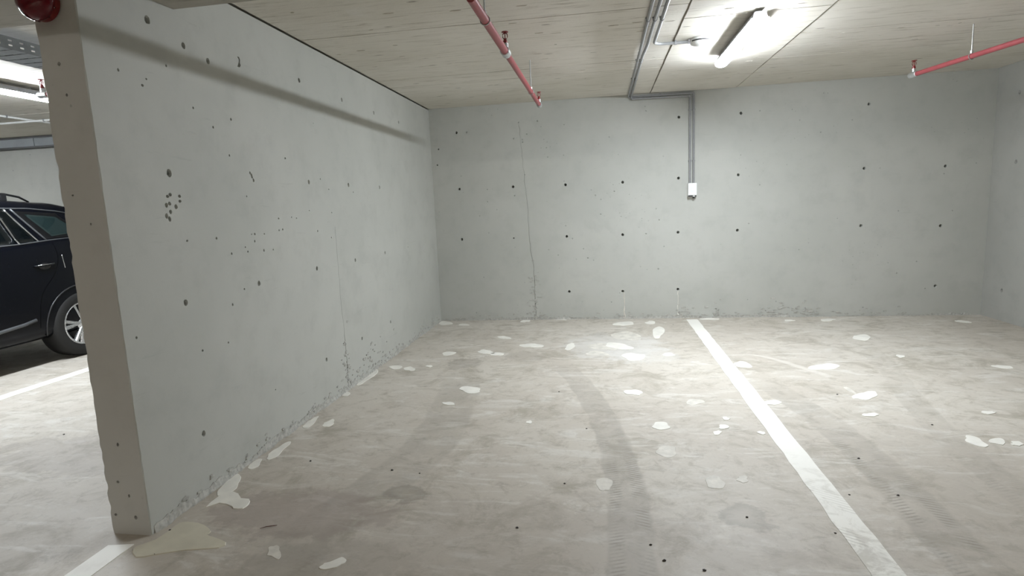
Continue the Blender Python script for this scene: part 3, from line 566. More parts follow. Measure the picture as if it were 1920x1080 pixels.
# ------------------------------------------------------------------ setting: ceiling, board panels, beams
ceiling = struct('ceiling', box(nb(), XFAR-.3, XRR+.3, YFAR-.3, D+.3, H+.05, H+.36), M['ceil'], None, 'board-marked concrete ceiling')
def panel(x0, x1, y0, y1, z=0.0, g=0.0055):
    bm = nb(); nx = max(1, int((x1-x0)/.09)); ny = max(1, int((y1-y0)/.09)); z0 = H+z; P = []
    jj = lambda: rnd.uniform(-.0022, .0022)
    for i in range(nx): P.append((x0+g+(x1-x0-2*g)*i/nx, y0+g+jj()))
    for i in range(ny): P.append((x1-g+jj(), y0+g+(y1-y0-2*g)*i/ny))
    for i in range(nx): P.append((x1-g-(x1-x0-2*g)*i/nx, y1-g+jj()))
    for i in range(ny): P.append((x0+g+jj(), y1-g-(y1-y0-2*g)*i/ny))
    lo = [bm.verts.new((a, b, z0)) for a, b in P]; hi = [bm.verts.new((a, b, H+.055)) for a, b in P]
    bm.faces.new(lo); bm.faces.new(hi)
    n = len(P)
    for i in range(n): bm.faces.new((lo[i], lo[(i+1) % n], hi[(i+1) % n], hi[i]))
    o = obj('ceiling_panel', bm, M['ceil'], ceiling)
    spots = [q for q in CEIL if x0+.05 < q[0] < x1-.05 and y0+.03 < q[1] < y1-.03]
    spots += [(rnd.uniform(x0+.08, x1-.08), rnd.uniform(y0+.05, y1-.05)) for i in range(int((x1-x0)*(y1-y0)*2.8)) if x0 > -3]
    cb = nb(); used = []
    for q in spots:
        if near_any(q, used, .12): continue
        used.append(q); a, b = rnd.uniform(.012, .045), rnd.uniform(.006, .012); n = 8; rings = []
        for d, sc in ((-.01, 1.2), (.003, 1.0), (.014, .6)):
            rings.append([cb.verts.new((q[0]+a*sc*math.cos(2*PI*k/n)*rnd.uniform(.8, 1.2), q[1]+b*sc*math.sin(2*PI*k/n)*rnd.uniform(.7, 1.3), z0+d)) for k in range(n)])
        for u, v in zip(rings, rings[1:]):
            for k in range(n): cb.faces.new((u[k], u[(k+1) % n], v[(k+1) % n], v[k]))
        cb.faces.new(rings[0][::-1]); cb.faces.new(rings[-1])
    if used: carve(o, cb, M['nick'])
    else: cb.free()
YB = BEAM_Y
for y0, y1, z in ((YB, 4.14, 0), (4.14, 5.60, .0004), (5.60, 5.95, 0), (5.95, D, .0004)): panel(XL, .605, y0, y1, z)
for y0, y1, z in ((YB, 4.45, -.0025), (4.45, D, -.003)): panel(.605, 1.60, y0, y1, z)
for y0, y1, z in ((YB, 5.13, .001), (5.13, 5.58, .0006), (5.58, 5.95, .001), (5.95, D, .0006)): panel(1.60, XR, y0, y1, z)
for x0, x1 in ((-4.45, XP), (-6.9, -4.45), (-9.9, -6.9), (XFAR, -9.9)):
    for y0, y1, z in ((YB, 4.3, 0), (4.3, 5.8, .002), (5.8, D, 0)): panel(x0, x1, y0, y1, z)
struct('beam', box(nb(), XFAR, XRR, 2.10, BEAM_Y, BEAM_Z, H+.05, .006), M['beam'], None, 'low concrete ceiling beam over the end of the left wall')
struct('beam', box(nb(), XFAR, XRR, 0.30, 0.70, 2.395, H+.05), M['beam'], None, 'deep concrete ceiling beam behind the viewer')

# ------------------------------------------------------------------ LED batten lamps
def batten(name, loc, L, rz, label, led, conduit=False):
    """lamp hanging with its diffuser down; length along local y; origin at the ceiling above its middle"""
    t = empty(name, loc, rz); tag(t, label, 'lamp')
    h = L/2-.02
    bm = nb()
    prof = [(-.040, -.026), (-.047, -.064), (-.062, -.066), (-.062, -.071), (.062, -.071), (.062, -.066), (.047, -.064), (.040, -.026)]
    a = [bm.verts.new((x, -h, z)) for x, z in prof]; b = [bm.verts.new((x, h, z)) for x, z in prof]
    for i in range(8): bm.faces.new((a[i], a[(i+1) % 8], b[(i+1) % 8], b[i]))
    bm.faces.new(a); bm.faces.new(b); obj('housing', bm, M['grey'], t)
    bm = nb(); prof = [(-.052, -.071)]+[(-.052*math.cos(PI*k/8), -.075-.028*math.sin(PI*k/8)) for k in range(9)]+[(.052, -.071)]
    a = [bm.verts.new((x, -L/2, z)) for x, z in prof]; b = [bm.verts.new((x, L/2, z)) for x, z in prof]
    n = len(prof)
    for i in range(n): bm.faces.new((a[i], a[(i+1) % n], b[(i+1) % n], b[i]))
    bm.faces.new(a); bm.faces.new(b); obj('diffuser', bm, led, t)
    for s in (-1, 1):
        y0, y1 = sorted((s*(h-.002), s*(h+.014)))
        obj('end_cap', box(nb(), -.040, .040, y0, y1, -.068, -.024, .004), M['grey'], t)
        obj('latch', box(nb(), -.058, -.042, s*h*.5-.012, s*h*.5+.012, -.066, -.050, .003), M['galv'], t)
        bm = nb(); box(bm, -.03, .03, s*h*.62-.012, s*h*.62+.012, -.030, -.022); sweep(bm, [(0, s*h*.62, -.025), (0, s*h*.62, .004)], .006, 8)
        obj('hanger', bm, M['galv'], t)
    return t
batten('batten_lamp', (1.107, 5.02, H), 1.34, 0, 'lit white LED batten lamp over the parking line', M['led'])
batten('batten_lamp', (-5.22, 4.36, H), 1.30, 0, 'lit white LED batten lamp above the line beside the black car', M['led'])
batten('batten_lamp', (-10.2, 4.36, H), 1.30, 0, 'added LED batten lamp, unseen, brightening the bay beyond the black car', M['led'])  # unseen lamp added to brighten the left bay's far wall and floor
for i, x in enumerate((-3.2, 0.6, 3.0)):
    batten('batten_lamp', (x, -6.4, H), 1.52, PI/2, ('lit LED batten lamp in the aisle far behind the viewer, the left one', 'lit LED batten lamp in the aisle far behind the viewer, the middle one', 'lit LED batten lamp in the aisle far behind the viewer, the right one')[i], M['led_aisle'])

# ------------------------------------------------------------------ sprinkler pipes
def head_parts(parent, p, mat_collar, base_r):
    """upright sprinkler: collar on the pipe, brass-red frame and deflector on top"""
    x, y, z = p
    hd = obj('sprinkler_head', lathe(nb(), [(.010, .0), (.014, .004), (.014, .020), (.009, .026), (.009, .034)], (x, y, z+base_r+.028), 'Z', 12), M['redhead'], parent)
    bm = nb()
    for s in (-1, 1): sweep(bm, [(x+s*.008, y, z+base_r+.058), (x+s*.016, y, z+base_r+.072), (x+s*.015, y, z+base_r+.088), (x, y, z+base_r+.100)], .003, 6)
    sweep(bm, [(x, y, z+base_r+.060), (x, y, z+base_r+.098)], .0035, 6)
    obj('frame', bm, M['redhead'], hd)
    obj('deflector', lathe(nb(), [(.004, 0), (.021, .002), (.023, .006), (.004, .005)], (x, y, z+base_r+.098), 'Z', 12), M['redhead'], hd)
    return hd
def pipe_run(name, a, b, r0, r1, split, hangers, heads, label, mat=None):
    a, b = Vector(a), Vector(b); t = empty(name, a); tag(t, label, 'pipe'); loc = -a
    d = (b-a).normalized(); L = (b-a).length
    def at_(s): return d*s
    obj('pipe', sweep(nb(), [at_(0), at_(split)], r0, 18), M['red'], t, True)
    if split < L: obj('pipe', sweep(nb(), [at_(split), at_(L)], r1, 18), M['red'], t, True)
    for o in t.children: auto_smooth(o)
    for s in heads:
        p = at_(s); r = r0 if s <= split else r1
        tee = nb()
        sweep(tee, [p-d*.045, p-d*.04, p+d*.04, p+d*.045], [r*1.15, r*1.32, r*1.32, r*1.15], 16)
        sweep(tee, [p, p+Vector((0, 0, r+.032))], r*.80, 12)
        obj('tee_fitting', tee, M['galv'], t)
        head_parts(t, p, None, r)
    for s in hangers:
        p = at_(s); r = r0 if s <= split else r1
        bm = nb(); zc = H-a.z
        sweep(bm, [(p.x, p.y, p.z+r+.012), (p.x, p.y, zc+.004)], .005, 8)
        obj('hanger_rod', bm, M['galv'], t)
        bm = nb(); n = 16; x_, y_ = frame_of(d)
        ring = [p+(r+.003)*(math.cos(2*PI*k/n)*x_+math.sin(2*PI*k/n)*y_) for k in range(n+1)]
        sweep(bm, ring, .0035, 6); lathe(bm, [(.012, 0), (.012, .02)], (p.x, p.y, p.z+r+.002), 'Z', 6)
        obj('pipe_clamp', bm, M['galv'], t)
    return t
pipe_run('sprinkler_pipe', (-.605, 2.86, 2.505), (-.605, 5.92, 2.505), .0235, .0205, 1.03, (0.35, 2.41,), (1.03, 3.10), 'red sprinkler pipe hanging below the ceiling above the left bay')
pipe_run('sprinkler_pipe', (3.30, 3.42, 2.532), (2.845, 5.945, 2.532), .0235, .0205, .0, (0.35, 1.92,), (2.565,), 'red sprinkler pipe hanging at the upper right near the right wall')
pipe_run('sprinkler_pipe', (-2.52, 4.30, 2.59), (-4.62, 4.30, 2.59), .0205, .0205, .0, (0.5,), (2.09,), 'red sprinkler pipe with upright head behind the wall end')

# ------------------------------------------------------------------ conduits, sensor, socket box
def bend(pts, r=.035, n=5):
    """round the corners of a polyline"""
    P = [Vector(p) for p in pts]; out = [P[0]]
    for a, b, c in zip(P, P[1:], P[2:]):
        d0 = (a-b).normalized(); d1 = (c-b).normalized(); rr = min(r, (a-b).length*.45, (c-b).length*.45)
        s, e = b+d0*rr, b+d1*rr
        for k in range(n+1):
            u = k/n; out.append(s*(1-u)**2+b*2*u*(1-u)+e*u*u)
    out.append(P[-1]); return out
def conduit(name, pts, r, clips, label, mat='pvc', group=None):
    o0 = Vector(pts[0]); t = empty(name, o0); tag(t, label, 'conduit', group)
    o = obj('tube', sweep(nb(), [p-o0 for p in bend(pts)], r, 10), M[mat], t, True); auto_smooth(o)
    for (p, d, n) in clips:
        p = Vector(p)-o0; d = Vector(d); bm = nb(); x_, y_ = frame_of(d)
        sweep(bm, [p-d*.009, p+d*.009], r*1.28, 10)
        q = p+Vector(n)*r; w_ = Vector(n).cross(d)
        vs_ = [bm.verts.new(q+s1*.007*d+s2*.019*w_+s3*Vector(n)*.004) for s1 in (-1, 1) for s2 in (-1, 1) for s3 in (-1, 1)]
        for qd in ((0, 1, 3, 2), (4, 6, 7, 5), (0, 4, 5, 1), (2, 3, 7, 6), (0, 2, 6, 4), (1, 5, 7, 3)): bm.faces.new([vs_[i] for i in qd])
        obj('clip', bm, M['pvc'], t)
    return t
zc = H-.020; yw = D-.017; up = (0, 0, 1); yd = (0, 1, 0); xd = (1, 0, 0); back = (0, 1, 0)
conduit('conduit', [(.350, YB, zc), (.350, D-.045, zc), (.350, D-.030, zc-.012), (1.115, D-.028, zc-.014), (1.115, yw, zc-.05), (1.115, yw, 1.675)], .0125,
        [((.350, y, zc), yd, up) for y in (4.35, 5.55, 6.35)]+[((x, D-.028, zc-.014), xd, up) for x in (.72,)]+[((1.115, yw, z), (0, 0, 1), back) for z in (2.55, 1.95)],
        'leftmost grey conduit of the ceiling bundle, running down to the socket box')
conduit('conduit', [(.398, YB, zc), (.398, 5.00, zc), (.383, 5.35, zc), (.383, D-.060, zc), (.383, D-.055, zc-.040), (1.07, D-.022, zc-.046), (1.07, yw, zc-.07), (1.07, yw, 1.675)], .0125,
        [((.398, y, zc), yd, up) for y in (4.35,)]+[((.383, y, zc), yd, up) for y in (5.55, 6.35)]+[((1.07, yw, z), (0, 0, 1), back) for z in (2.55, 1.95)],
        'grey conduit in the middle of the ceiling bundle, bending sideways before the back wall')
conduit('conduit', [(.446, YB, zc), (.446, 4.97, zc), (.50, 5.02, zc), (.735, 5.02, zc-.002)], .0125,
        [((.446, 4.35, zc), yd, up), ((.62, 5.02, zc-.001), xd, up)], 'grey conduit on the right of the ceiling bundle, turning to the motion sensor')
conduit('conduit', [(1.125, YB, zc-.012), (1.125, 4.27, zc-.012), (1.11, 4.345, H-.045)], .011, [((1.125, 3.4, zc-.012), yd, up)], 'white conduit along the ceiling into the lamp over the line', 'white')
# left bay conduits
conduit('conduit', [(-6.70, YB, zc), (-6.70, 7.15, zc)], .0125, [((-6.70, y, zc), yd, up) for y in (4.6, 5.75, 6.6)], 'thin pale conduit along the left bay ceiling beyond the lamp', 'white')
conduit('conduit', [(-8.6, 5.98, zc-.026), (-2.45, 5.98, zc-.026)], .0125, [((x, 5.98, zc-.026), xd, up) for x in (-7.4, -6.45)], 'thin pale conduit crossing the left bay ceiling sideways', 'white')

t = empty('motion_sensor', (.815, 5.02, H)); tag(t, 'round white motion sensor on the ceiling left of the lamp', 'sensor')
o = obj('body', lathe(nb(), [(.080, .002), (.083, -.008), (.083, -.024), (.076, -.042), (.052, -.052), (0, -.055)], (0, 0, -.002), 'Z', 32), M['white'], t, True); auto_smooth(o, 50)
bm = nb(); P = [(.0835*math.cos(a), .0835*math.sin(a), -.028) for a in [PI+.55+k*(PI-1.1)/14 for k in range(15)]]; sweep(bm, P, .0048, 6); obj('lens_slit', bm, M['dark'], t)
bm = nb(); box(bm, -.098, -.074, -.018, .018, -.036, -.004, .003); obj('cable_entry', bm, M['grey'], t)

t = empty('socket_box', (1.092, D, 1.597)); tag(t, 'small white wall box with dark underside below two conduits', 'box')
obj('back_box', box(nb(), -.050, .050, -.050, .004, -.083, .083, .004), M['white'], t)
obj('cover', box(nb(), -.046, .054, -.066, -.048, -.062, .085, .005), M['white'], t)
obj('gasket', box(nb(), -.049, .049, -.062, -.046, -.080, -.066, .002), M['dark'], t)
bm = nb(); box(bm, .006, .030, -.075, -.060, -.078, -.066, .002); obj('latch', bm, M['white'], t)
bm = nb(); lathe(bm, [(.012, 0), (.012, -.012), (.006, -.018), (0, -.018)], (.018, -.045, -.083), 'Z', 10); obj('cable_gland', bm, M['dark'], t)

# ------------------------------------------------------------------ fire alarm sounder on the wall end
t = empty('alarm_sounder', (-2.325, YP, 2.440)); tag(t, 'glossy red fire alarm sounder on the end of the wall', 'alarm')
o = obj('base', lathe(nb(), [(.074, 0), (.078, -.002), (.078, -.028), (.073, -.031)], (0, 0, 0), 'Y', 36), M['redhead'], t, True); auto_smooth(o)
o = obj('dome', lathe(nb(), [(.080, -.028), (.084, -.033), (.084, -.042), (.079, -.058), (.067, -.074), (.050, -.086), (.028, -.093), (0, -.096)], (0, 0, 0), 'Y', 40), M['sounder'], t, True); auto_smooth(o, 60)
for k in range(10):
    a = 2*PI*k/10+.2; obj('rim_screw', lathe(nb(), [(.004, -.026), (.005, -.030), (.004, -.034), (0, -.035)], (.081*math.cos(a), 0, .081*math.sin(a)), 'Y', 6), M['sounder'], t)

# ------------------------------------------------------------------ cable tray and duct in the left bay
t = empty('cable_tray', (-3.895, YB, 2.64)); tag(t, 'perforated zinc cable tray hanging in the left bay', 'cable tray')
Lt = D-YB-.25
def slotted(bm, y0, y1, z0, z1, rows, pitch, slot, x, th):
    """a plate in the yz plane with real slots"""
    ys = [y0]
    zs = [z0]
    for (a, b) in rows: zs += [a, b]
    zs.append(z1)
    n = int((y1-y0)/pitch)
    for i in range(n): ys += [y0+i*pitch+(pitch-slot)/2, y0+i*pitch+(pitch+slot)/2]
    ys.append(y1)
    g = {}
    def V(i, k, s):
        if (i, k, s) not in g: g[(i, k, s)] = bm.verts.new((x+s*th, ys[i], zs[k]))
        return g[(i, k, s)]
    solid = lambda i, k: 0 <= i < len(ys)-1 and 0 <= k < len(zs)-1 and not (k % 2 == 1 and i % 2 == 1)
    for i in range(len(ys)-1):
        for k in range(len(zs)-1):
            if not solid(i, k): continue
            for s in (0, 1): bm.faces.new((V(i, k, s), V(i+1, k, s), V(i+1, k+1, s), V(i, k+1, s)))
            for (di, dk, p, q) in ((-1, 0, (i, k), (i, k+1)), (1, 0, (i+1, k), (i+1, k+1)), (0, -1, (i, k), (i+1, k)), (0, 1, (i, k+1), (i+1, k+1))):
                if not solid(i+di, k+dk): bm.faces.new((V(*p, 0), V(*q, 0), V(*q, 1), V(*p, 1)))
for s, nm in ((1, 'side_rail'), (-1, 'side_rail')):
    bm = nb(); slotted(bm, 0, Lt, 0, .078, ((.020, .030), (.050, .060)), .075, .026, s*.145, .002*s); obj(nm, bm, M['tray'], t)
bm = nb(); nsl = int(Lt/.10)
for i in range(nsl+1): box(bm, -.145, .145, i*.10, min(Lt, i*.10+.086), 0, .002)
for x in (-.13, -.05, .05, .11): box(bm, x-.015, x+.015, 0, Lt, .002, .004)
obj('tray_floor', bm, M['tray'], t)
for y in (.35, 1.7, 3.2):
    bm = nb()
    for s in (-1, 1): sweep(bm, [(s*.16, y, -.02), (s*.16, y, H-2.64+.004)], .005, 8)
    box(bm, -.18, .18, y-.02, y+.02, -.022, -.001); obj('hanger', bm, M['galv'], t)
for i, (x, r) in enumerate(((-.10, .014), (-.065, .011), (-.03, .016), (.02, .010), (.06, .013))):
    bm = nb(); sweep(bm, [(x+.006*math.sin(k*.9+i), k*Lt/14, .006+r) for k in range(15)], r, 8)
    o = obj('cable', bm, M['dark'] if i % 2 else M['duct'], t, True)

t = empty('air_duct', (-8.6, D-.004, 2.694)); tag(t, 'grey metal duct running under the ceiling on the far back wall', 'duct')
obj('body', box(nb(), -4.2, 6.15, -.14, 0, -.055, .055), M['duct'], t)
for z0, z1 in ((.055, .077), (-.075, -.055)): obj('flange', box(nb(), -4.2, 6.15, -.15, 0, z0, z1), M['dark'], t)
for x in (-3.0, -1.2, .6, 2.4, 4.2): obj('joint_band', box(nb(), x-.02, x+.02, -.147, -.13, -.055, .055), M['duct'], t)

# ------------------------------------------------------------------ small litter
def crumb(x, y, s, label, group=None, mat='crumb', name='crumb'):
    bm = nb(); bmesh.ops.create_icosphere(bm, subdivisions=1, radius=s)
    for v in bm.verts: v.co = Vector((v.co.x*rnd.uniform(.6, 1.5), v.co.y*rnd.uniform(.5, 1.1), max(-s*.3, v.co.z*rnd.uniform(.4, .8))))
    zmin = min(v.co.z for v in bm.verts)
    for v in bm.verts: v.co.z -= zmin
    o = obj(name, bm, M[mat], None); o.location = (x, y, 0.0); tag(o, label, 'debris', group); return o
CRUMBS = ['dark crumb just above the damp ring stain, the right one of two', 'dark crumb just above the damp ring stain, the left one of two', 'dark crumb on bare floor right of the wall foot', 'dark crumb beside the far end of the curved tyre track', 'dark crumb left of the middle of the curved tyre track', 'dark crumb right of the curved tyre track near the camera', 'dark crumb on brownish floor left of the curved tyre track, nearer one', 'dark crumb on brownish floor left of the curved tyre track, farther one', 'dark crumb in the damp spot left of the parking line', "dark crumb farthest right of the parking line's near half", 'dark crumb touching the left edge of the parking line', 'dark crumb just right of the parking line at its worn part', 'dark crumb near the camera, left one of the pair by the curved track', 'dark crumb near the camera, right one of the pair by the curved track', 'dark crumb far to the right of the line near pale patches', 'dark crumb on the tyre track right of the parking line', 'dark crumb on the left bay floor behind the wall end', 'dark crumb on the near edge of the beige mortar patch', 'dark crumb between the beige patch and the wall foot', 'dark crumb beyond the line near a pale round patch', "dark crumb by the back wall beside the line's far end"]
for (x, y), lb in zip(DEB[1:], CRUMBS):
    crumb(x, y, rnd.uniform(.005, .008), lb, 'crumbs of dirt on the floor')
bm = nb(); sweep(bm, [(-.035, -.018, .004), (-.01, -.004, .006), (.012, .006, .005), (.035, .016, .004)], [.0012, .002, .002, .0012], 6)
o = obj('twig', bm, M['twig']); o.location = (DEB[0][0], DEB[0][1], 0); tag(o, 'thin reddish twig on the floor right of the beige patch', 'twig')

# ------------------------------------------------------------------ black SUV in the left bay (nose towards the aisle)
car = empty('car', (-6.92, 4.17, 0)); tag(car, 'black estate SUV parked in the left bay behind the wall', 'car')
HW = 0.97
# tables along the length (local y: nose -2.37, tail 2.33)
roof_t = [(-2.37, .84), (-2.25, .98), (-1.9, 1.07), (-1.35, 1.16), (-1.15, 1.20), (-.55, 1.60), (-.2, 1.735), (.3, 1.79), (.9, 1.80), (1.40, 1.775), (1.75, 1.725), (1.98, 1.66), (2.10, 1.50), (2.20, 1.25), (2.33, .95)]
belt_t = [(-2.37, .74), (-2.25, .88), (-1.9, 1.0), (-1.15, 1.13), (-.3, 1.27), (.4, 1.315), (1.0, 1.345), (1.6, 1.365), (2.05, 1.37), (2.2, 1.18), (2.33, .90)]
bot_t = [(-2.37, .42), (-2.2, .28), (-1.7, .25), (1.7, .27), (2.1, .33), (2.33, .46)]
wid_t = [(-2.37, .62), (-2.28, .78), (-2.05, .90), (-1.5, .955), (-.8, .965), (1.2, .97), (1.8, .955), (2.1, .91), (2.26, .83), (2.33, .72)]
def section(y):
    zr, zb, z0, wd = smooth_tab(roof_t, y), smooth_tab(belt_t, y), smooth_tab(bot_t, y), smooth_tab(wid_t, y)
    g = max(0.0, zr-zb)                                   # height of the cabin here
    wt = wd*.955-.30*min(g, .40)                          # half width at the cant rail
    hm = zb-z0
    P = [(0, z0), (wd*.70, z0), (wd*.93, z0+.03), (wd*.985, z0+.14), (wd*1.0, z0+hm*.42), (wd*1.0, z0+hm*.66), (wd*.992, zb-.10), (wd*.968, zb-.015), (wd*.952, zb)]
    P += [(wd*.952+(wt-wd*.952)*k, zb+(g-.055*min(1, g/.3))*k) for k in (.33, .66, 1.0)]
    P += [(wt*.93, zr-.022*min(1, g/.3)), (wt*.78, zr-.006), (wt*.4, zr+.004), (0, zr+.006)]
    return P
NS = 45
def dense(y): return catmull(section(y), NS)
def side_x(y, z):
    P = dense(y)
    for (x0, z0), (x1, z1) in zip(P[6:], P[7:]):
        if z0 <= z <= z1 and z1 > z0: return x0+(x1-x0)*(z-z0)/(z1-z0)
    return P[-6][0]
ys = []
y = -2.37
while y < 2.33: ys.append(y); y += .05
ys.append(2.33)
bm = nb(); rows = []
for y in ys:
    P = dense(y)
    full = P+[(-x, z) for x, z in P[-2:0:-1]]
    rows.append([bm.verts.new((x, y, z)) for x, z in full])
n = len(rows[0])
for a, b in zip(rows, rows[1:]):
    for k in range(n): bm.faces.new((a[k], a[(k+1) % n], b[(k+1) % n], b[k]))
bm.faces.new(rows[0][::-1]); bm.faces.new(rows[-1])
body = obj('body', bm, M['paint'], car, True)
WY = (-1.45, 1.46); WR = .372
cb = nb()
for wy in WY:
    for s in (-1, 1):
        x0, x1 = sorted((s*.60, s*1.1))
        lathe(cb, [(.435, x0), (.435, x1)], (0, wy, .375), 'X', 40)
# door shut lines, both sides
def groove(pts):
    for s in (-1, 1):
        r0 = []
        for (yy, zz) in pts:
            xx = s*side_x(yy, zz)
            r0.append((xx, yy, zz))
        for a, b in zip(r0, r0[1:]): pass
        P = [Vector(p) for p in r0]; sweep(cb, P, .0045, 5)
body_boolean = cb
carve(body, cb)
auto_smooth(body, 35)
def strip(name, pts, r, mat, parent, both=True, off=.0, seg=8):
    for s in ((1, -1) if both else (1,)):
        P = [Vector((s*(side_x(a, b)+off), a, b)) for a, b in pts]
        obj(name, sweep(nb(), P, r, seg), M[mat], parent, True)
def seg_line(a, b, n=8): return [(a[0]+(b[0]-a[0])*i/n, a[1]+(b[1]-a[1])*i/n) for i in range(n+1)]
def pane(name, corners, mat, off=.004, n=10):
    """glass between a lower and an upper edge: corners = (y,z) lower rear-to-front pairs"""
    (a, b, c, d) = corners                                # a,b lower (front, rear); d,c upper (front, rear)
    for s in (1, -1):
        bm = nb(); g = []
        for i in range(n+1):
            u = i/n; lo = (a[0]+(b[0]-a[0])*u, a[1]+(b[1]-a[1])*u); hi = (d[0]+(c[0]-d[0])*u, d[1]+(c[1]-d[1])*u); r = []
            for k in range(n+1):
                v = k/n; yy = lo[0]+(hi[0]-lo[0])*v; zz = lo[1]+(hi[1]-lo[1])*v
                r.append(bm.verts.new((s*(side_x(yy, zz)+off), yy, zz)))
            g.append(r)
        for p, q in zip(g, g[1:]):
            for k in range(n): bm.faces.new((p[k], q[k], q[k+1], p[k+1]))
        bmesh.ops.solidify(bm, geom=bm.faces[:], thickness=.003)
        obj(name, bm, M[mat], car, True)
L = lambda wy, wz: (wy-4.17, wz)                          # world y to car y
pane('side_window', (L(3.55, 1.275), L(4.10, 1.30), L(4.15, 1.675), L(3.98, 1.645)), 'tint')
pane('side_window', (L(4.20, 1.305), L(5.03, 1.332), L(4.93, 1.69), L(4.24, 1.682)), 'tint')
pane('side_window', (L(5.07, 1.335), L(5.25, 1.345), L(5.03, 1.69), L(4.965, 1.69)), 'tint')
pane('quarter_window', (L(5.375, 1.362), L(5.86, 1.38), L(5.60, 1.64), L(5.13, 1.67)), 'black', .0035)
pane('quarter_window', (L(5.44, 1.388), L(5.80, 1.42), L(5.58, 1.60), L(5.23, 1.635)), 'tint_reflect', .0065)
strip('window_trim', seg_line(L(5.05, 1.322), L(4.945, 1.693)), .010, 'chrome', car, off=.006)
strip('window_trim', seg_line(L(5.268, 1.340), L(5.035, 1.692)), .009, 'chrome', car, off=.006)
strip('window_trim', seg_line(L(5.36, 1.350), L(5.105, 1.692)), .010, 'trimgrey', car, off=.006)
strip('belt_trim', [L(3.45, 1.262), L(4.0, 1.285), L(4.6, 1.308), L(5.05, 1.322), L(5.36, 1.345), L(5.9, 1.368)], .007, 'trimgrey', car, off=.006)
strip('roof_trim', [L(4.0, 1.655), L(4.3, 1.694), L(4.9, 1.702), L(5.3, 1.695), L(5.6, 1.665), L(5.85, 1.62)], .007, 'trimgrey', car, off=.004)
# windscreen and rear window
def screen(name, ya, yb, frac, mat, n=10):
    bm = nb(); g = []
    for i in range(n+1):
        yy = ya+(yb-ya)*i/n; P = dense(yy); top = P[-12:]
        pts = [(x*frac, z+.006) for x, z in top if True]
        full = [(-x, z) for x, z in pts]+[(x, z) for x, z in pts[::-1][1:]]
        g.append([bm.verts.new((x, yy+(-.004 if ya < 0 else .004), z)) for x, z in full])
    for p, q in zip(g, g[1:]):
        for k in range(len(p)-1): bm.faces.new((p[k], q[k], q[k+1], p[k+1]))
    obj(name, bm, M[mat], car, True)
screen('windscreen', -1.08, -.42, .90, 'tint')
screen('rear_window', 2.0, 2.14, .88, 'tint')
# roof rails
for s in (1, -1):
    pts = [(-.35, 1.735), (-.25, 1.80), (-.1, 1.825), (.3, 1.862), (.75, 1.870), (1.05, 1.855), (1.20, 1.825), (1.30, 1.772)]
    P = [Vector((s*.655, a, b)) for a, b in pts]
    rail = obj('roof_rail', sweep(nb(), P, [.009]+[.0115]*6+[.009], 10), M['black'], car, True)
    for yy in (-.2, .40, 1.03):
        obj('rail_foot', box(nb(), s*.655-.014, s*.655+.014, yy-.03, yy+.03, 1.72, lerp_tab([(a, b) for a, b in pts], yy)-.004, .004), M['black'], rail)
# rear spoiler
bm = nb(); box(bm, -.58, .58, 1.80, 2.06, 1.665, 1.70, .012); obj('spoiler', bm, M['paint'], car, True)
# door handles
for yy, zz in ((5.26-4.17, 1.085), (4.22-4.17, 1.045)):
    for s in (1, -1):
        xs = side_x(yy, zz)
        P = [Vector((s*(xs+d), yy+u, zz+v)) for u, v, d in ((-.125, -.006, -.004), (-.10, -.004, .020), (0, 0, .026), (.09, .006, .022), (.115, .008, -.004))]
        h = obj('door_handle', sweep(nb(), P, [.008, .011, .012, .011, .008], 10), M['paint'], car, True)
        obj('handle_trim', sweep(nb(), [p+Vector((s*.010, 0, .007)) for p in P[1:4]], .0035, 6), M['chrome'], h, True)
        lathe_bm = lathe(nb(), [(0, 0), (.045, .002), (.05, .004)], (0, 0, 0), 'X', 20)
        for v in lathe_bm.verts: v.co = Vector((s*(xs-.001+v.co.x), yy+v.co.y*1.4, zz-.012+v.co.z*.7))
        obj('handle_cup', lathe_bm, M['black'], car, True)
# shut lines as thin dark gap strips set flush in the skin
for pts in ([L(5.40, 1.33), L(5.43, 1.15), L(5.36, .98), L(5.20, .80), L(5.14, .62), L(5.12, .42)], [L(4.16, 1.27), L(4.17, .9), L(4.17, .42)], [L(3.12, 1.20), L(3.14, .8), L(3.20, .42)]):
    strip('shut_line', catmull(pts, 24), .0035, 'gap', car, off=-.0015, seg=6)
strip('highlight_trim', seg_line(L(5.478, 1.178), L(5.494, 1.03), 6), .004, 'chrome', car, off=.001)
# sills and arch lips
strip('sill_moulding', [L(3.25, .42), L(4.0, .44), L(4.6, .455), L(4.95, .49), L(5.08, .515)], .020, 'trimgrey', car, off=-.004)
for wy in WY:
    for s in (1, -1):
        P = []
        for k in range(25):
            a = -.12+(PI+.24)*k/24; yy = wy+.445*math.cos(a); zz = .375+.445*math.sin(a)
            P.append(Vector((s*(side_x(yy, max(zz, .34))+.002), yy, zz)))
        obj('arch_lip', sweep(nb(), P, .007, 8), M['lip'], car, True)
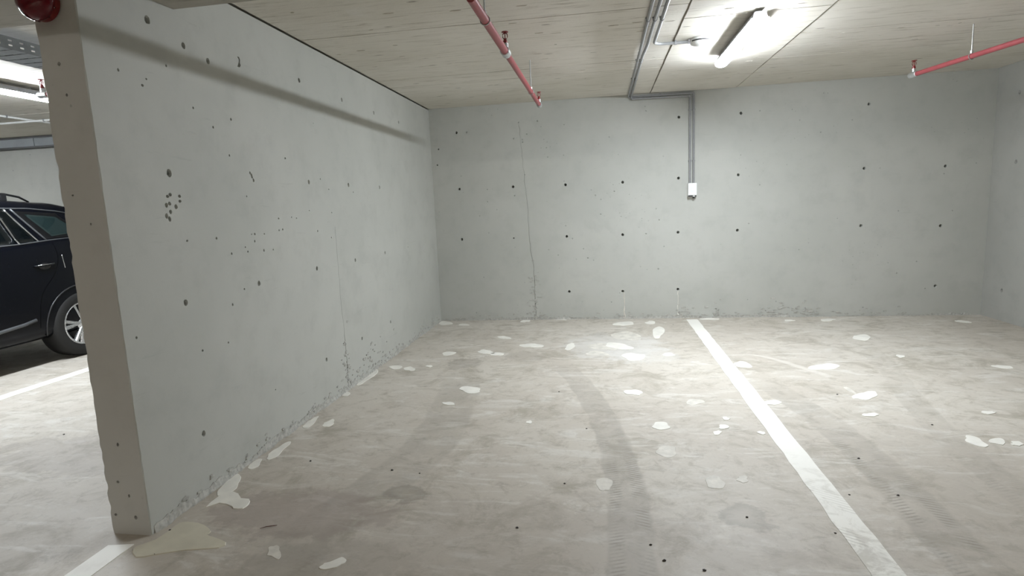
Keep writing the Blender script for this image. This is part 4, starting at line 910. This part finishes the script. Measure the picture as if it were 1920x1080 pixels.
# lamps, bumpers, mirrors, plate
for s in (1, -1):
    bm = nb(); g = []
    for i in range(7):
        yy = 1.98+.22*i/6; r = []
        for k in range(5):
            zz = 1.02+.20*k/4; r.append(bm.verts.new((s*(side_x(yy, zz)+.005), yy, zz)))
        g.append(r)
    for p, q in zip(g, g[1:]):
        for k in range(4): bm.faces.new((p[k], q[k], q[k+1], p[k+1]))
    bmesh.ops.solidify(bm, geom=bm.faces[:], thickness=.004); obj('tail_lamp', bm, M['lampred'], car, True)
    bm = nb(); g = []
    for i in range(7):
        yy = -2.26+.36*i/6; r = []
        for k in range(5):
            zz = .70+.14*k/4+.04*i/6; r.append(bm.verts.new((s*(side_x(yy, zz)+.005), yy, zz)))
        g.append(r)
    for p, q in zip(g, g[1:]):
        for k in range(4): bm.faces.new((p[k], q[k], q[k+1], p[k+1]))
    bmesh.ops.solidify(bm, geom=bm.faces[:], thickness=.004); obj('head_lamp', bm, M['lampclear'], car, True)
    bm = nb(); bmesh.ops.create_uvsphere(bm, u_segments=16, v_segments=10, radius=1)
    for v in bm.verts: v.co = Vector((s*(1.06+v.co.x*.12*s), -.82+v.co.y*.075, 1.28+v.co.z*.09))
    mir = obj('wing_mirror', bm, M['paint'], car, True)
    obj('mirror_stalk', sweep(nb(), [(s*.90, -.82, 1.21), (s*.98, -.82, 1.235)], .025, 8), M['black'], mir)
obj('front_bumper', box(nb(), -.66, .66, -2.41, -2.25, .40, .60, .03), M['black'], car)
obj('grille', box(nb(), -.45, .45, -2.40, -2.30, .62, .80, .02), M['dark'], car)
obj('rear_bumper', box(nb(), -.72, .72, 2.22, 2.37, .44, .62, .03), M['black'], car)
# wheels
def wheel(wy, s):
    c = (s*.855, wy, WR+.001)
    def sx(h): return s*h
    tyre = obj('wheel', lathe(nb(), [(.245, -.115), (.300, -.125), (.350, -.118), (.370, -.095), (.372, 0), (.370, .095), (.350, .118), (.300, .125), (.250, .112), (.240, .09), (.240, -.09)], c, 'X', 48), M['tyre'], car, True)
    auto_smooth(tyre, 50)
    o = obj('rim', lathe(nb(), [(.238, s*-.10), (.238, s*.085), (.247, s*.108), (.240, s*.114), (.224, s*.104), (.218, s*.02), (.218, s*-.10)], c, 'X', 48), M['alloy'], tyre, True); auto_smooth(o, 40)
    obj('brake_disc', lathe(nb(), [(0, s*-.02), (.165, s*-.02), (.165, s*.0), (.08, s*.01), (0, s*.01)], c, 'X', 32), M['dark'], tyre)
    for k in range(5):
        for dd in (-.17, .17):
            a = 2*PI*k/5+.55+dd; bm = nb(); P = []
            ca, sa = math.cos(a), math.sin(a); a2 = 2*PI*k/5+.55+dd*.45; cb_, sb_ = math.cos(a2), math.sin(a2)
            r0 = Vector((c[0]+s*.088, c[1]+.050*cb_*1.0, c[2]+.050*sb_)); r1 = Vector((c[0]+s*.098, c[1]+.232*ca, c[2]+.232*sa))
            tdir = (r1-r0).normalized(); nrm = Vector((s, 0, 0)); sd = tdir.cross(nrm).normalized()
            q = []
            for p, wv in ((r0, .017), (r1, .024)):
                q.append([bm.verts.new(p+sd*wv+nrm*.0), bm.verts.new(p+sd*wv*.55+nrm*.012), bm.verts.new(p-sd*wv*.55+nrm*.012), bm.verts.new(p-sd*wv), bm.verts.new(p-sd*wv*.8-nrm*.03), bm.verts.new(p+sd*wv*.8-nrm*.03)])
            for i in range(6): bm.faces.new((q[0][i], q[0][(i+1) % 6], q[1][(i+1) % 6], q[1][i]))
            bm.faces.new(q[0]); bm.faces.new(q[1]); obj('spoke', bm, M['alloy'], tyre)
    obj('hub_cap', lathe(nb(), [(.075, s*.06), (.072, s*.092), (.04, s*.104), (0, s*.106)], c, 'X', 24), M['alloy'], tyre, True)
for wy in WY:
    for s in (1, -1): wheel(wy, s)
